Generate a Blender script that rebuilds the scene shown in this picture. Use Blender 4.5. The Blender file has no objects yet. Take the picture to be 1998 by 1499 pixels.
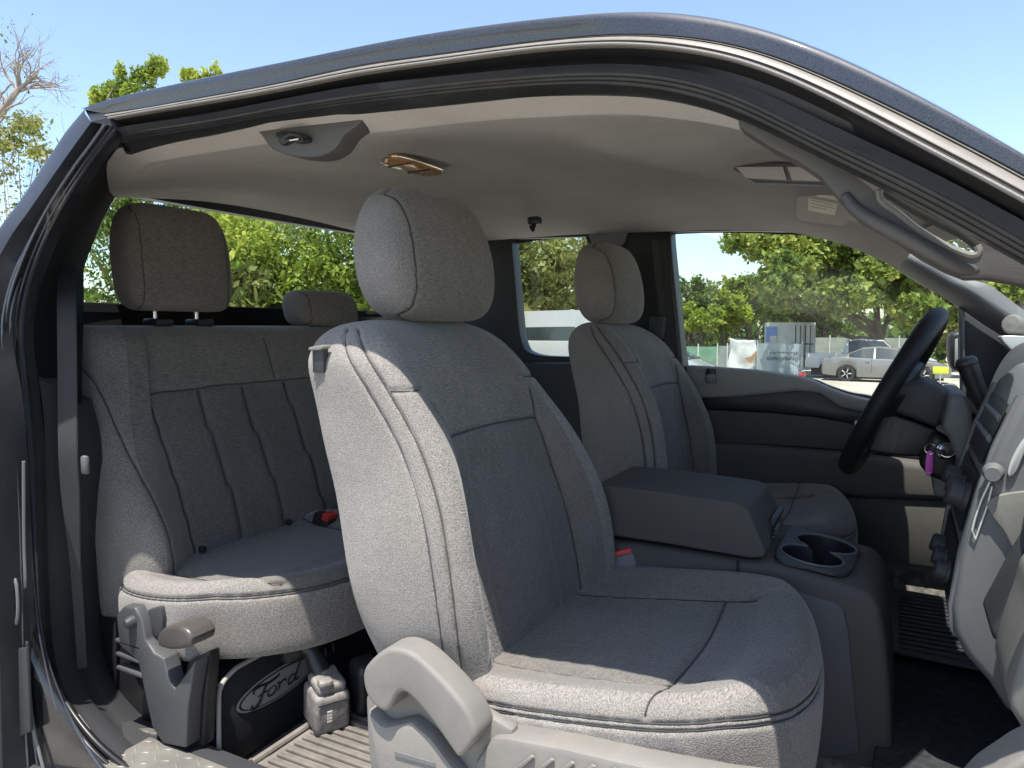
import bpy, bmesh, math, random
import numpy as np
from mathutils import Vector, Matrix, noise as mnoise
random.seed(7); np.random.seed(7)
SC = bpy.context.scene
COL = SC.collection
rad = math.radians

# ------------------------------------------------------------------ materials
def new_mat(name):
    m = bpy.data.materials.new(name); m.use_nodes = True
    nt = m.node_tree; b = nt.nodes['Principled BSDF']
    return m, nt, b
def N(nt, t, **kw):
    n = nt.nodes.new(t)
    for k, v in kw.items():
        if k in n.inputs: n.inputs[k].default_value = v
        else: setattr(n, k, v)
    return n
def ramp(nt, stops):
    r = nt.nodes.new('ShaderNodeValToRGB')
    el = r.color_ramp.elements
    while len(el) < len(stops): el.new(0.5)
    for e, (p, c) in zip(el, stops):
        e.position = p; e.color = (*c, 1)
    return r
def surf(name, col, rough=0.6, var=0.15, vscale=6.0, bump=0.0, bscale=300.0, spec=0.5, metal=0.0, coat=0.0, dust=None):
    """base colour with soft mottling, optional grain bump, optional dust on it"""
    m, nt, b = new_mat(name)
    tc = N(nt, 'ShaderNodeTexCoord')
    nz = N(nt, 'ShaderNodeTexNoise', Scale=vscale, Detail=5.0, Roughness=0.6)
    nt.links.new(tc.outputs['Object'], nz.inputs['Vector'])
    lo = tuple(c*(1-var) for c in col); hi = tuple(min(1, c*(1+var)) for c in col)
    r = ramp(nt, [(0.3, lo), (0.7, hi)])
    nt.links.new(nz.outputs['Fac'], r.inputs['Fac'])
    out = r.outputs['Color']
    if dust:
        dcol, amt, dsc = dust
        nd = N(nt, 'ShaderNodeTexNoise', Scale=dsc, Detail=8.0, Roughness=0.75)
        nt.links.new(tc.outputs['Object'], nd.inputs['Vector'])
        rd = ramp(nt, [(0.45, (0, 0, 0)), (0.75, (amt, amt, amt))])
        nt.links.new(nd.outputs['Fac'], rd.inputs['Fac'])
        mx = N(nt, 'ShaderNodeMix', data_type='RGBA')
        mx.inputs[7].default_value = (*dcol, 1)
        nt.links.new(rd.outputs['Color'], mx.inputs[0]); nt.links.new(out, mx.inputs[6])
        out = mx.outputs[2]
    nt.links.new(out, b.inputs['Base Color'])
    b.inputs['Roughness'].default_value = rough
    b.inputs['Specular IOR Level'].default_value = spec
    b.inputs['Metallic'].default_value = metal
    b.inputs['Coat Weight'].default_value = coat
    b.inputs['Coat Roughness'].default_value = 0.08
    if bump:
        nb = N(nt, 'ShaderNodeTexNoise', Scale=bscale, Detail=3.0)
        nt.links.new(tc.outputs['Object'], nb.inputs['Vector'])
        bp = N(nt, 'ShaderNodeBump', Strength=bump, Distance=0.002)
        nt.links.new(nb.outputs['Fac'], bp.inputs['Height'])
        nt.links.new(bp.outputs['Normal'], b.inputs['Normal'])
    return m
def fabric(name, col, scale=560.0, bump=0.5, dots=0.0, var=0.12, diag=True, contrast=0.22):
    """woven upholstery: two crossed wave textures (twill) + optional embossed dots"""
    m, nt, b = new_mat(name)
    L = nt.links.new
    tc = N(nt, 'ShaderNodeTexCoord')
    # irregular threads: noise drawn out along two crossing directions (no regular lattice, so no moire)
    fac = []
    for rz in ((.78, -.78) if diag else (0.0, 1.5708)):
        mp = N(nt, 'ShaderNodeMapping'); mp.inputs['Rotation'].default_value = (rz*.9, rz, rz*.7); mp.inputs['Scale'].default_value = (1, .16, 1)
        L(tc.outputs['Object'], mp.inputs['Vector'])
        w = N(nt, 'ShaderNodeTexNoise', Scale=scale*.62, Detail=1.0, Roughness=.5); L(mp.outputs['Vector'], w.inputs['Vector'])
        fac.append(w)
    mul = N(nt, 'ShaderNodeMath', operation='ADD'); L(fac[0].outputs['Fac'], mul.inputs[0]); L(fac[1].outputs['Fac'], mul.inputs[1])
    half = N(nt, 'ShaderNodeMath', operation='MULTIPLY_ADD'); half.inputs[1].default_value = 1.4; half.inputs[2].default_value = -.9; L(mul.outputs[0], half.inputs[0]); mul = half
    nz = N(nt, 'ShaderNodeTexNoise', Scale=7.0, Detail=6.0, Roughness=0.65); L(tc.outputs['Object'], nz.inputs['Vector'])
    r = ramp(nt, [(0.3, tuple(c*(1-var) for c in col)), (0.7, tuple(c*(1+var) for c in col))])
    L(nz.outputs['Fac'], r.inputs['Fac'])
    dk = N(nt, 'ShaderNodeMapRange'); dk.inputs['To Min'].default_value = 1-contrast; dk.inputs['To Max'].default_value = 1+contrast
    L(mul.outputs[0], dk.inputs['Value'])
    mx = N(nt, 'ShaderNodeVectorMath', operation='SCALE'); L(r.outputs['Color'], mx.inputs[0]); L(dk.outputs['Result'], mx.inputs['Scale'])
    L(mx.outputs['Vector'], b.inputs['Base Color'])
    b.inputs['Roughness'].default_value = 0.9
    b.inputs['Specular IOR Level'].default_value = 0.15
    b.inputs['Sheen Weight'].default_value = 0.25; b.inputs['Sheen Roughness'].default_value = 0.5
    h = mul.outputs[0]
    if dots:
        vo = N(nt, 'ShaderNodeTexVoronoi', Scale=150.0); L(tc.outputs['Object'], vo.inputs['Vector'])
        ad = N(nt, 'ShaderNodeMath', operation='MULTIPLY_ADD'); ad.inputs[1].default_value = dots
        L(vo.outputs['Distance'], ad.inputs[0]); L(h, ad.inputs[2]); h = ad.outputs[0]
    bp = N(nt, 'ShaderNodeBump', Strength=bump, Distance=0.0015); L(h, bp.inputs['Height'])
    L(bp.outputs['Normal'], b.inputs['Normal'])
    return m
def glass_mat(name, tint=(0.86, 0.93, 0.9), refl=0.06):
    m, nt, b = new_mat(name); nt.nodes.remove(b)
    out = nt.nodes['Material Output']
    tr = N(nt, 'ShaderNodeBsdfTransparent'); tr.inputs['Color'].default_value = (*tint, 1)
    df = N(nt, 'ShaderNodeBsdfDiffuse'); df.inputs['Color'].default_value = (.55, .55, .5, 1)      # thin film of dust, with a washed haze painted in
    tcg = N(nt, 'ShaderNodeTexCoord'); nzg = N(nt, 'ShaderNodeTexNoise', Scale=5.0, Detail=8.0, Roughness=.7); nt.links.new(tcg.outputs['Object'], nzg.inputs['Vector'])
    mrg = N(nt, 'ShaderNodeMapRange'); mrg.inputs['From Min'].default_value = .3; mrg.inputs['From Max'].default_value = .8; mrg.inputs['To Min'].default_value = .02; mrg.inputs['To Max'].default_value = .12
    nt.links.new(nzg.outputs['Fac'], mrg.inputs['Value'])
    mxd = N(nt, 'ShaderNodeMixShader'); nt.links.new(mrg.outputs['Result'], mxd.inputs['Fac']); nt.links.new(tr.outputs[0], mxd.inputs[1]); nt.links.new(df.outputs[0], mxd.inputs[2])
    gl = N(nt, 'ShaderNodeBsdfGlossy', Roughness=0.03)
    fr = N(nt, 'ShaderNodeFresnel', IOR=1.45)
    mx = N(nt, 'ShaderNodeMixShader')
    ml = N(nt, 'ShaderNodeMath', operation='MULTIPLY'); ml.inputs[1].default_value = refl/0.04
    ml.use_clamp = True
    nt.links.new(fr.outputs['Fac'], ml.inputs[0]); nt.links.new(ml.outputs[0], mx.inputs['Fac'])
    nt.links.new(mxd.outputs[0], mx.inputs[1]); nt.links.new(gl.outputs[0], mx.inputs[2])
    nt.links.new(mx.outputs[0], out.inputs['Surface'])
    return m
def paint(name, col, flake=0.0, metal=0.3, rough=0.35):
    m, nt, b = new_mat(name)
    L = nt.links.new
    tc = N(nt, 'ShaderNodeTexCoord')
    n1 = N(nt, 'ShaderNodeTexNoise', Scale=900.0, Detail=2.0); L(tc.outputs['Object'], n1.inputs['Vector'])
    n2 = N(nt, 'ShaderNodeTexNoise', Scale=18.0, Detail=8.0, Roughness=0.7); L(tc.outputs['Object'], n2.inputs['Vector'])
    r1 = ramp(nt, [(0.35, tuple(c*(1-flake) for c in col)), (0.65, tuple(min(1, c*(1+flake)) for c in col))]); L(n1.outputs['Fac'], r1.inputs['Fac'])
    vo = N(nt, 'ShaderNodeTexVoronoi', Scale=120.0); L(tc.outputs['Object'], vo.inputs['Vector'])
    r3 = ramp(nt, [(0.0, (1, 1, 1)), (0.09, (0, 0, 0))]); L(vo.outputs['Distance'], r3.inputs['Fac'])
    r2 = ramp(nt, [(0.52, (0, 0, 0)), (0.72, (0.45, 0.45, 0.45))]); L(n2.outputs['Fac'], r2.inputs['Fac'])
    mxx = N(nt, 'ShaderNodeMath', operation='MULTIPLY'); L(r2.outputs['Color'], mxx.inputs[0]); L(r3.outputs['Color'], mxx.inputs[1])
    mx = N(nt, 'ShaderNodeMix', data_type='RGBA'); mx.inputs[7].default_value = (0.5, 0.48, 0.44, 1)
    L(mxx.outputs[0], mx.inputs[0]); L(r1.outputs['Color'], mx.inputs[6]); L(mx.outputs[2], b.inputs['Base Color'])
    rr = N(nt, 'ShaderNodeMapRange'); rr.inputs['To Min'].default_value = rough-0.08; rr.inputs['To Max'].default_value = rough+0.12
    L(n2.outputs['Fac'], rr.inputs['Value']); L(rr.outputs['Result'], b.inputs['Roughness'])
    b.inputs['Metallic'].default_value = metal
    b.inputs['Coat Weight'].default_value = 1.0; b.inputs['Coat Roughness'].default_value = 0.03
    b.inputs['Specular IOR Level'].default_value = 0.25
    return m
def flat(name, col, rough=0.5, **kw):
    return surf(name, col, rough, var=0.06, vscale=9.0, **kw)

M = {}
M['fab_side_lit'] = fabric('sunlit tone grey twill upholstery', (0.208, 0.195, 0.18), scale=1200, bump=0.45, contrast=0.5)  # paler tone carries the sunlit look of the sides in its colour
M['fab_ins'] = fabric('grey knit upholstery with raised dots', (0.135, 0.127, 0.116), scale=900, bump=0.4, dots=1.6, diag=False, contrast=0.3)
M['fab_top_shaded'] = fabric('shaded tone plain upholstery', (0.165, 0.152, 0.136), scale=900, bump=0.35, contrast=0.35)  # darkened so the shade on front faces is in its colour
M['thread'] = flat('dark seam thread', (0.055, 0.052, 0.05), 0.8)
M['plas_light'] = surf('light grey moulded plastic', (0.19, 0.182, 0.168), 0.55, var=0.1, bump=0.4, bscale=1100, dust=((0.29, 0.265, 0.23), 0.35, 14))
M['plas_mid'] = surf('mid grey grained plastic', (0.135, 0.138, 0.142), 0.55, var=0.07, bump=0.15, bscale=700)
M['plas_dark'] = surf('charcoal grained plastic', (0.038, 0.039, 0.043), 0.55, var=0.1, bump=0.2, bscale=600)
M['plas_black'] = surf('black plastic', (0.018, 0.018, 0.02), 0.42, var=0.1, bump=0.1)
M['leather'] = surf('worn black leather', (0.014, 0.014, 0.015), 0.48, var=0.15, bump=0.25, bscale=900, spec=.25)
M['rubber'] = surf('black rubber seal', (0.016, 0.017, 0.02), 0.38, var=0.2, vscale=14, dust=((0.12, 0.11, 0.10), 0.2, 20))
M['rubber_grey'] = surf('sun bleached rubber strip', (0.17, 0.155, 0.135), 0.5, var=0.2, vscale=25, dust=((0.28, 0.25, 0.21), 0.4, 40))
M['paint'] = paint('dark metallic blue grey paint', (0.03, 0.034, 0.046), 0.5, metal=0.0, rough=0.5)
M['paint_jamb'] = paint('dark painted door jamb', (0.045, 0.05, 0.064), 0.2, metal=0.0, rough=0.42)
M['headliner'] = surf('warm grey headliner cloth', (0.45, 0.432, 0.415), 0.95, var=0.10, vscale=5, bump=0.45, bscale=420, spec=0.1)
M['carpet'] = surf('dusty grey carpet', (0.115, 0.108, 0.1), 0.98, var=0.3, vscale=60, bump=1.0, bscale=420, spec=0.05, dust=((0.36, 0.32, 0.27), 0.7, 30))
M['carpet_dark'] = surf('dark carpet', (0.045, 0.046, 0.05), 0.98, var=0.3, vscale=60, bump=1.0, bscale=420, spec=0.05)
M['mat'] = surf('dusty ribbed rubber', (0.145, 0.13, 0.115), 0.75, var=0.3, vscale=20, dust=((0.24, 0.215, 0.185), 0.6, 22))
M['mat_dark'] = surf('dark rubber mat', (0.035, 0.036, 0.04), 0.6, var=0.2, vscale=20)
M['belt'] = surf('grey seat belt webbing', (0.048, 0.049, 0.05), 0.8, var=0.12, bump=0.4, bscale=900)
M['trim_black'] = surf('matt black pillar trim', (.016, .016, .019), .85, var=.1, spec=.12, bump=.2)
M['plas_trim'] = surf('grey grained pillar plastic', (.075, .071, .069), .55, var=.06, bump=.2, bscale=600)
M['plas_con'] = surf('charcoal console plastic', (.09, .085, .08), .75, spec=.2, var=.08, bump=.2, bscale=600)
M['plas_pad'] = surf('mid grey door pad', (.27, .262, .245), .55, var=.06, bump=.2, bscale=600)
M['cup_black'] = surf('deep black cup well', (.008, .008, .009), .6, var=.1)
M['gloss_black'] = surf('gloss black jamb', (.012, .012, .014), .16, var=.2, spec=.6, coat=.6, dust=((.10, .095, .09), .25, 18))
M['pillar_dark'] = surf('dark dusty pillar paint', (.026, .027, .031), .34, var=.2, spec=.4, dust=((.09, .088, .085), .2, 25))
M['red'] = flat('red release button', (0.62, 0.04, 0.035), 0.4)
M['chrome'] = surf('bright metal', (0.7, 0.7, 0.7), 0.2, var=0.05, metal=1.0)
M['silver'] = surf('silver painted plastic', (0.55, 0.56, 0.55), 0.32, var=0.05, metal=0.35)
M['pink'] = flat('magenta key tag plastic', (0.58, 0.07, 0.46), 0.4)
M['box_cloth'] = surf('black carpeted board', (0.014, 0.014, 0.016), 0.9, var=0.3, vscale=40, bump=0.5)
M['piping'] = surf('pale edge piping', (0.36, 0.34, 0.31), 0.7, var=0.1)
M['logo'] = flat('pale grey badge', (0.30, 0.30, 0.285), 0.6)
M['logo_dark'] = flat('black badge lettering', (0.015, 0.015, 0.017), 0.6)
M['tool_grey'] = surf('scuffed grey plastic', (0.17, 0.158, 0.15), 0.6, var=0.3, vscale=30, bump=0.4, bscale=120, dust=((0.5, 0.45, 0.4), 0.5, 45))
M['orange_lens'] = None
M['paper'] = surf('cream warning label', (0.75, 0.72, 0.62), 0.7, var=0.06)
M['amber'] = surf('lamp lens with painted amber glow', (0.55, 0.28, 0.09), 0.12, var=0.25, vscale=40, coat=0.5)  # amber glow caught by the lens is put into its colour
M['mirror'] = surf('mirror glass', (0.8, 0.82, 0.82), 0.03, var=0.0, metal=1.0)
M['glass'] = glass_mat('side window glass', (0.82, 0.88, 0.85), .02)
M['glass_clear'] = glass_mat('windscreen glass', (0.9, 0.95, 0.93), .025)
M['treadplate'] = surf('diamond tread plate', (0.25, 0.24, 0.22), 0.5, var=0.2, vscale=20, metal=0.4)

# ------------------------------------------------------------------ object helpers
def tag(o, label=None, cat=None, group=None, kind=None):
    if label: o['label'] = label
    if cat: o['category'] = cat
    if group: o['group'] = group
    if kind: o['kind'] = kind
    return o
def empty(name, loc=(0, 0, 0), parent=None, **kw):
    o = bpy.data.objects.new(name, None); COL.objects.link(o)
    o.empty_display_size = 0.1
    o.location = loc
    if parent: o.parent = parent
    return tag(o, **kw)
def link(name, me, parent=None, mats=(), smooth=True, angle=None):
    o = bpy.data.objects.new(name, me); COL.objects.link(o)
    if parent is not None:
        o.parent = parent
        o.matrix_parent_inverse = Matrix.Translation(-parent_world(parent))
    for m in mats: me.materials.append(m)
    if smooth:
        me.polygons.foreach_set('use_smooth', [True]*len(me.polygons))
        if angle is not None:
            try: me.set_sharp_from_angle(angle=rad(angle))
            except Exception: pass
    return o
def parent_world(p):
    v = Vector((0, 0, 0))
    while p is not None:
        v += p.location; p = p.parent
    return v
def build(name, V, F, mat, parent=None, smooth=True, angle=40, fm=None):
    me = bpy.data.meshes.new(name)
    me.from_pydata([tuple(map(float, v)) for v in V], [], F)
    mats = mat if isinstance(mat, (list, tuple)) else [mat]
    o = link(name, me, parent, mats, smooth, angle)
    if fm is not None: me.polygons.foreach_set('material_index', fm)
    me.update()
    return o
class MB:
    """collects verts / faces / material indices of ONE mesh"""
    def __init__(s): s.V = []; s.F = []; s.I = []
    def add(s, V, F, mi=0):
        k = len(s.V); s.V.extend([tuple(map(float, v)) for v in V]); s.F.extend([tuple(i+k for i in f) for f in F])
        s.I.extend([mi]*len(F) if np.isscalar(mi) else list(mi)); return s
    def grid(s, P, mi=0, cu=False, cv=False, cap0=False, cap1=False):
        P = np.asarray(P, float); nr, nc = P.shape[:2]
        F = []
        for i in range(nr if cu else nr-1):
            a = i*nc; b = ((i+1) % nr)*nc
            for j in range(nc if cv else nc-1):
                k = (j+1) % nc
                F.append((a+j, a+k, b+k, b+j))
        if cap0: F.append(tuple(range(nc))[::-1])
        if cap1: F.append(tuple(range((nr-1)*nc, nr*nc)))
        return s.add(P.reshape(-1, 3), F, mi)
    def box(s, c, d, R=None, bev=0.0, mi=0, seg=2):
        bm = bmesh.new(); bmesh.ops.create_cube(bm, size=1.0)
        for v in bm.verts: v.co = Vector((v.co.x*d[0], v.co.y*d[1], v.co.z*d[2]))
        if bev: bmesh.ops.bevel(bm, geom=list(bm.edges), offset=bev, segments=seg, affect='EDGES', profile=0.5)
        return s.bm(bm, c, R, mi)
    def bm(s, bm, c=(0, 0, 0), R=None, mi=0):
        mt = Matrix.Translation(Vector(c)) @ (R.to_4x4() if R is not None else Matrix.Identity(4))
        bm.verts.ensure_lookup_table()
        V = [tuple(mt @ v.co) for v in bm.verts]
        for i, v in enumerate(bm.verts): v.index = i
        F = [tuple(v.index for v in f.verts) for f in bm.faces]
        bm.free(); return s.add(V, F, mi)
    def tube(s, P, r, n=10, mi=0, caps=True, closed=False):
        P = [Vector(p) for p in P]; m = len(P)
        rr = [r]*m if np.isscalar(r) else list(r)
        T = []
        for i in range(m):
            if closed: t = P[(i+1) % m]-P[i-1]
            else: t = P[min(i+1, m-1)]-P[max(i-1, 0)]
            T.append(t.normalized() if t.length > 1e-9 else Vector((0, 0, 1)))
        a = T[0].orthogonal().normalized(); rings = []
        for i in range(m):
            a = (a-T[i]*a.dot(T[i])).normalized(); b = T[i].cross(a)
            rings.append([P[i]+(a*math.cos(2*math.pi*k/n)+b*math.sin(2*math.pi*k/n))*rr[i] for k in range(n)])
        return s.grid(np.array(rings), mi, cu=closed, cv=True, cap0=caps and not closed, cap1=caps and not closed)
    def prism(s, poly, off, bev=0.0, mi=0, seg=2):
        """poly: planar 3-D outline; off: extrusion vector"""
        bm = bmesh.new()
        a = [bm.verts.new(Vector(p)) for p in poly]; f = bm.faces.new(a)
        ex = bmesh.ops.extrude_face_region(bm, geom=[f])
        vs = [g for g in ex['geom'] if isinstance(g, bmesh.types.BMVert)]
        bmesh.ops.translate(bm, verts=vs, vec=Vector(off))
        bmesh.ops.recalc_face_normals(bm, faces=bm.faces)
        if bev:
            ed = [e for e in bm.edges if len(e.link_faces) == 2 and e.link_faces[0].normal.angle(e.link_faces[1].normal, 0) > 0.6]
            bmesh.ops.bevel(bm, geom=ed, offset=bev, segments=seg, affect='EDGES', profile=0.5, clamp_overlap=True)
        return s.bm(bm, mi=mi)
    def lathe(s, c, prof, axis=(0, 0, 1), n=32, mi=0):
        ax = Vector(axis).normalized(); a = ax.orthogonal().normalized(); b = ax.cross(a); c = Vector(c)
        P = [[c+ax*h+(a*math.cos(2*math.pi*k/n)+b*math.sin(2*math.pi*k/n))*r for k in range(n)] for r, h in prof]
        return s.grid(np.array(P), mi, cv=True, cap0=prof[0][0] > 1e-6, cap1=prof[-1][0] > 1e-6)
    def out(s, name, mat, parent=None, smooth=True, angle=40):
        return build(name, s.V, s.F, mat, parent, smooth, angle, s.I)
def cr(P, n, closed=False):
    """Catmull-Rom through control points, n samples, uniform in the control index"""
    P = np.asarray(P, float); m = len(P)
    t = np.linspace(0, m if closed else m-1, n, endpoint=not closed)
    i = np.floor(t).astype(int)
    if not closed: i = np.clip(i, 0, m-2)
    f = (t-i)[:, None]
    g = (lambda k: P[k % m]) if closed else (lambda k: P[np.clip(k, 0, m-1)])
    p0, p1, p2, p3 = g(i-1), g(i), g(i+1), g(i+2)
    return 0.5*((2*p1)+(-p0+p2)*f+(2*p0-5*p1+4*p2-p3)*f**2+(-p0+3*p1-3*p2+p3)*f**3)
def arc(P, n):
    """Catmull-Rom, resampled to n points evenly along its length"""
    q = cr(P, max(200, 12*len(P))); d = np.r_[0, np.cumsum(np.linalg.norm(np.diff(q, axis=0), axis=1))]
    t = np.linspace(0, d[-1], n)
    return np.stack([np.interp(t, d, q[:, k]) for k in range(q.shape[1])], 1)
def curve1(xs, ys, x):
    """smooth 1-D interpolation"""
    xs = np.asarray(xs, float); ys = np.asarray(ys, float)
    o = np.argsort(xs); xs = xs[o]; ys = ys[o]; m = np.gradient(ys, xs)
    x = np.clip(np.asarray(x, float), xs[0], xs[-1]); i = np.clip(np.searchsorted(xs, x)-1, 0, len(xs)-2)
    h = xs[i+1]-xs[i]; t = (x-xs[i])/h
    return (2*t**3-3*t**2+1)*ys[i]+(t**3-2*t**2+t)*h*m[i]+(-2*t**3+3*t**2)*ys[i+1]+(t**3-t**2)*h*m[i+1]
def normals(P, cv):
    if cv: Pc = np.concatenate([P[:, -2:], P, P[:, :2]], 1)
    else: Pc = P
    du = np.gradient(Pc, axis=0); dv = np.gradient(Pc, axis=1)
    n = np.cross(du, dv); n /= np.linalg.norm(n, axis=2, keepdims=True)+1e-12
    return n[:, 2:-2] if cv else n
def sample(P, rc):
    """bilinear sample of a grid at fractional (row, col)"""
    nr, nc = P.shape[:2]; out = []
    for r, c in rc:
        r = min(max(r, 0), nr-1.001); i = int(r); j = int(math.floor(c)); fr = r-i; fc = c-j
        g = lambda a, b: P[a, b % nc]
        out.append((1-fr)*((1-fc)*g(i, j)+fc*g(i, j+1))+fr*((1-fc)*g(i+1, j)+fc*g(i+1, j+1)))
    return np.array(out)
THREADS = []
def groove(P, nrm, lines, sign):
    """press seam lines (3-D polylines on the surface) into the grid P"""
    Q = P.reshape(-1, 3); D = np.zeros(len(Q)); THREADS.clear()
    for pl, depth, wid in lines:
        pl = arc(pl, max(30, int(np.sum(np.linalg.norm(np.diff(np.asarray(pl), axis=0), axis=1))/0.004)))
        best = np.full(len(Q), 9.0)
        lo, hi = pl.min(0)-4*wid, pl.max(0)+4*wid
        idx = np.where(np.all((Q > lo) & (Q < hi), axis=1))[0]
        for k in range(0, len(idx), 4000):
            s = idx[k:k+4000]
            best[s] = np.sqrt(((Q[s][:, None]-pl[None])**2).sum(2)).min(1)
        D = np.maximum(D, depth*np.exp(-(best/wid)**2))
        if depth > .003:
            near = np.array([idx[np.argmin(((Q[idx]-q)**2).sum(1))] for q in pl[::2]]) if len(idx) else np.array([], int)
            if len(near) > 3: THREADS.append(pl[::2]-sign*nrm.reshape(-1, 3)[near]*depth*.55)
    return P-sign*nrm*D.reshape(P.shape[:2])[..., None]
def stitch(mb, mi, r=.0010):
    for q in THREADS: mb.tube(q, r, 5, mi)

# ================================================================== PICK-UP TRUCK (x forward, y to its left, z up)
truck = empty('pickup_truck', (0, 0, 0), label='dark blue grey pickup truck seen through its open side doors, grey cloth seats inside', cat='truck')

# ------------------------------------------------------------------ front seats
def make_front_seat(sg):
    """sg = -1: right-hand seat beside the open door, +1: seat behind the wheel"""
    seat = empty('front_seat', (0.3, sg*0.425, 0.85), truck)
    yc = 0.425
    Wy = lambda w: sg*(yc+w)
    # ---- backrest: horizontal slices from bottom to top
    nr, nc = 190, 440
    z = np.r_[np.linspace(1.02, 1.49, 130), 1.49+0.088*np.sin(np.linspace(0, 1, 61)[1:]*math.pi/2)]
    xr = curve1([1.0, 1.05, 1.14, 1.27, 1.35, 1.45, 1.58], [.10, .085, .052, .012, -.012, -.048, -.095], z)
    xf = curve1([1.0, 1.05, 1.115, 1.22, 1.31, 1.40, 1.48, 1.58], [.245, .252, .252, .246, .226, .186, .132, .060], z)
    hw = curve1([1.0, 1.06, 1.12, 1.2, 1.27, 1.35, 1.42, 1.5, 1.58], [.25, .272, .284, .284, .272, .248, .23, .212, .195], z)
    rec = curve1([1.0, 1.1, 1.22, 1.32, 1.42, 1.5, 1.58], [.03, .055, .07, .066, .034, .010, .004], z)
    tt = np.clip((z-1.49)/0.088, 0, 1)
    sq = np.sqrt(np.clip(1-tt**2.8, 0, 1))
    P = np.zeros((nr, nc, 3))
    for i in range(nr):
        a, b, h, r = xr[i], xf[i], hw[i], rec[i]
        mx = (a+b)/2
        half = [(a, 0), (a, .45*h), (a+.004, .78*h), (a+.022, .95*h), (mx-.01, h), (b-.06, .995*h), (b-.026, .955*h),
                (b-.006, .875*h), (b-.006-r*.12, .79*h), (b-r*.58, .66*h), (b-r*.93, .53*h), (b-r, .27*h), (b-r*.98, 0)]
        ctl = half+[(x, -w) for x, w in half[-2:0:-1]]
        q = cr(ctl, nc, True)
        s = max(sq[i], 0.0)
        kx = 0.25+0.75*s if i < nr-1 else 0.25
        q = np.stack([mx+(q[:, 0]-mx)*(0.12+0.88*s), q[:, 1]*(0.62+0.38*s)], 1)
        P[i, :, 0] = q[:, 0]; P[i, :, 1] = Wy(q[:, 1]+.055*min(1, max(0, (z[i]-1.12)/.4))); P[i, :, 2] = z[i]
    # crown the very top a little towards the middle
    P[:, :, 2] += (tt[:, None]**2)*0.006*np.cos((P[:, :, 1]-sg*yc)/0.2*1.4)
    nrm = normals(P, True); sign = 1.0
    cen = P.mean(axis=(0, 1)); 
    if ((P[60]-P[60].mean(0))*nrm[60]).sum() < 0: sign = -1.0
    K = nc/24.0
    row = lambda zz: float(np.interp(zz, z, np.arange(nr)))
    lines = []
    for m in (1, -1):
        cc = lambda k: (k if m > 0 else 24-k)*K
        zz = np.linspace(1.03, 1.415, 14)
        lines.append((sample(P, [(row(v), cc(9.55)) for v in zz]), .0055, .0042))          # insert edge
        lines.append((sample(P, [(row(v), cc(9.55-(v-1.415)*18)) for v in (1.415, 1.44, 1.462)]), .0045, .004))
        zs = np.linspace(1.03, 1.57, 22)
        pk = lambda v, k0: k0-0.45*max(0, (v-1.40)/0.17)**2
        lines.append((sample(P, [(row(v), cc(pk(v, 5.95))) for v in zs]), .0058, .0032))   # twin seams down the side
        lines.append((sample(P, [(row(v), cc(pk(v, 5.30)-.25*max(0, (v-1.15)/.4))) for v in zs]), .0042, .0030))
        lines.append((sample(P, [(row(1.484), cc(k)) for k in np.linspace(5.95, 8.3, 9)]), .005, .0034))
    lines.append((sample(P, [(row(1.417-.002*abs(k-12)), k*K) for k in np.linspace(9.55, 14.45, 20)]), .0055, .0042))
    for k0 in (10.6, 13.4):
        lines.append((sample(P, [(row(v), k0*K) for v in np.linspace(1.08, 1.40, 10)]), .0016, .006))
    P = groove(P, nrm, lines, sign)
    # soft pulls in the cloth
    for i in range(nr):
        for j in range(0, nc): pass
    nzv = np.array([mnoise.noise(Vector((p[0]*9, p[1]*9, p[2]*9))) for p in P[::6, ::6].reshape(-1, 3)]).reshape(P[::6, ::6].shape[:2])
    up = np.kron(nzv, np.ones((6, 6)))[:nr, :nc]
    ker = np.ones(9)/9
    up = np.apply_along_axis(lambda v: np.convolve(v, ker, 'same'), 0, up); up = np.apply_along_axis(lambda v: np.convolve(np.r_[v[-8:], v, v[:8]], ker, 'same')[8:-8], 1, up)
    P = P+sign*nrm*(up*0.0035)[..., None]
    mb = MB(); mb.grid(P, 0, cv=True, cap0=True, cap1=True)
    # material: knit insert between the seams, shade-toned plain on the front, sunlit-toned twill over sides and ridge
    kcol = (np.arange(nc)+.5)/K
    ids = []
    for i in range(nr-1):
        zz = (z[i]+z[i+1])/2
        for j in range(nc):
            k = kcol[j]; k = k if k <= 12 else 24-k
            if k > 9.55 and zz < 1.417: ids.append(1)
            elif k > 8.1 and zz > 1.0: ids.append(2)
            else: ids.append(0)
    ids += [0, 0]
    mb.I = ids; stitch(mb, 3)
    back = mb.out('backrest', [M['fab_side_lit'], M['fab_ins'], M['fab_top_shaded'], M['thread']], seat, angle=None)
    # ---- cushion: outline rings, from the bottom up the side and in to the centre
    oc = [(.06, .0), (.07, .13), (.10, .215), (.17, .262), (.28, .280), (.40, .280), (.50, .268), (.565, .235), (.608, .165), (.63, .08), (.636, 0)]
    ctl = oc+[(x, -w) for x, w in oc[-2:0:-1]]
    nc2 = 420
    ol = cr(ctl, nc2, True); cx = .36
    prof = [(.90, -.175), (.955, -.165), (.985, -.125), (1.0, -.075), (1.004, -.03), (.998, -.004), (.975, .016), (.93, .026), (.86, .026), (.78, .018), (.66, .006), (.5, .0), (.3, -.003), (.12, -.004), (.0, -.004)]
    pr = cr(prof, 150)
    pr[:, 0] = np.clip(pr[:, 0], 0, None)
    P = np.zeros((len(pr), nc2, 3))
    P[:, :, 0] = cx+(ol[None, :, 0]-cx)*pr[:, None, 0]
    w = ol[None, :, 1]*pr[:, None, 0]
    P[:, :, 1] = sg*(yc+w)
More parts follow.
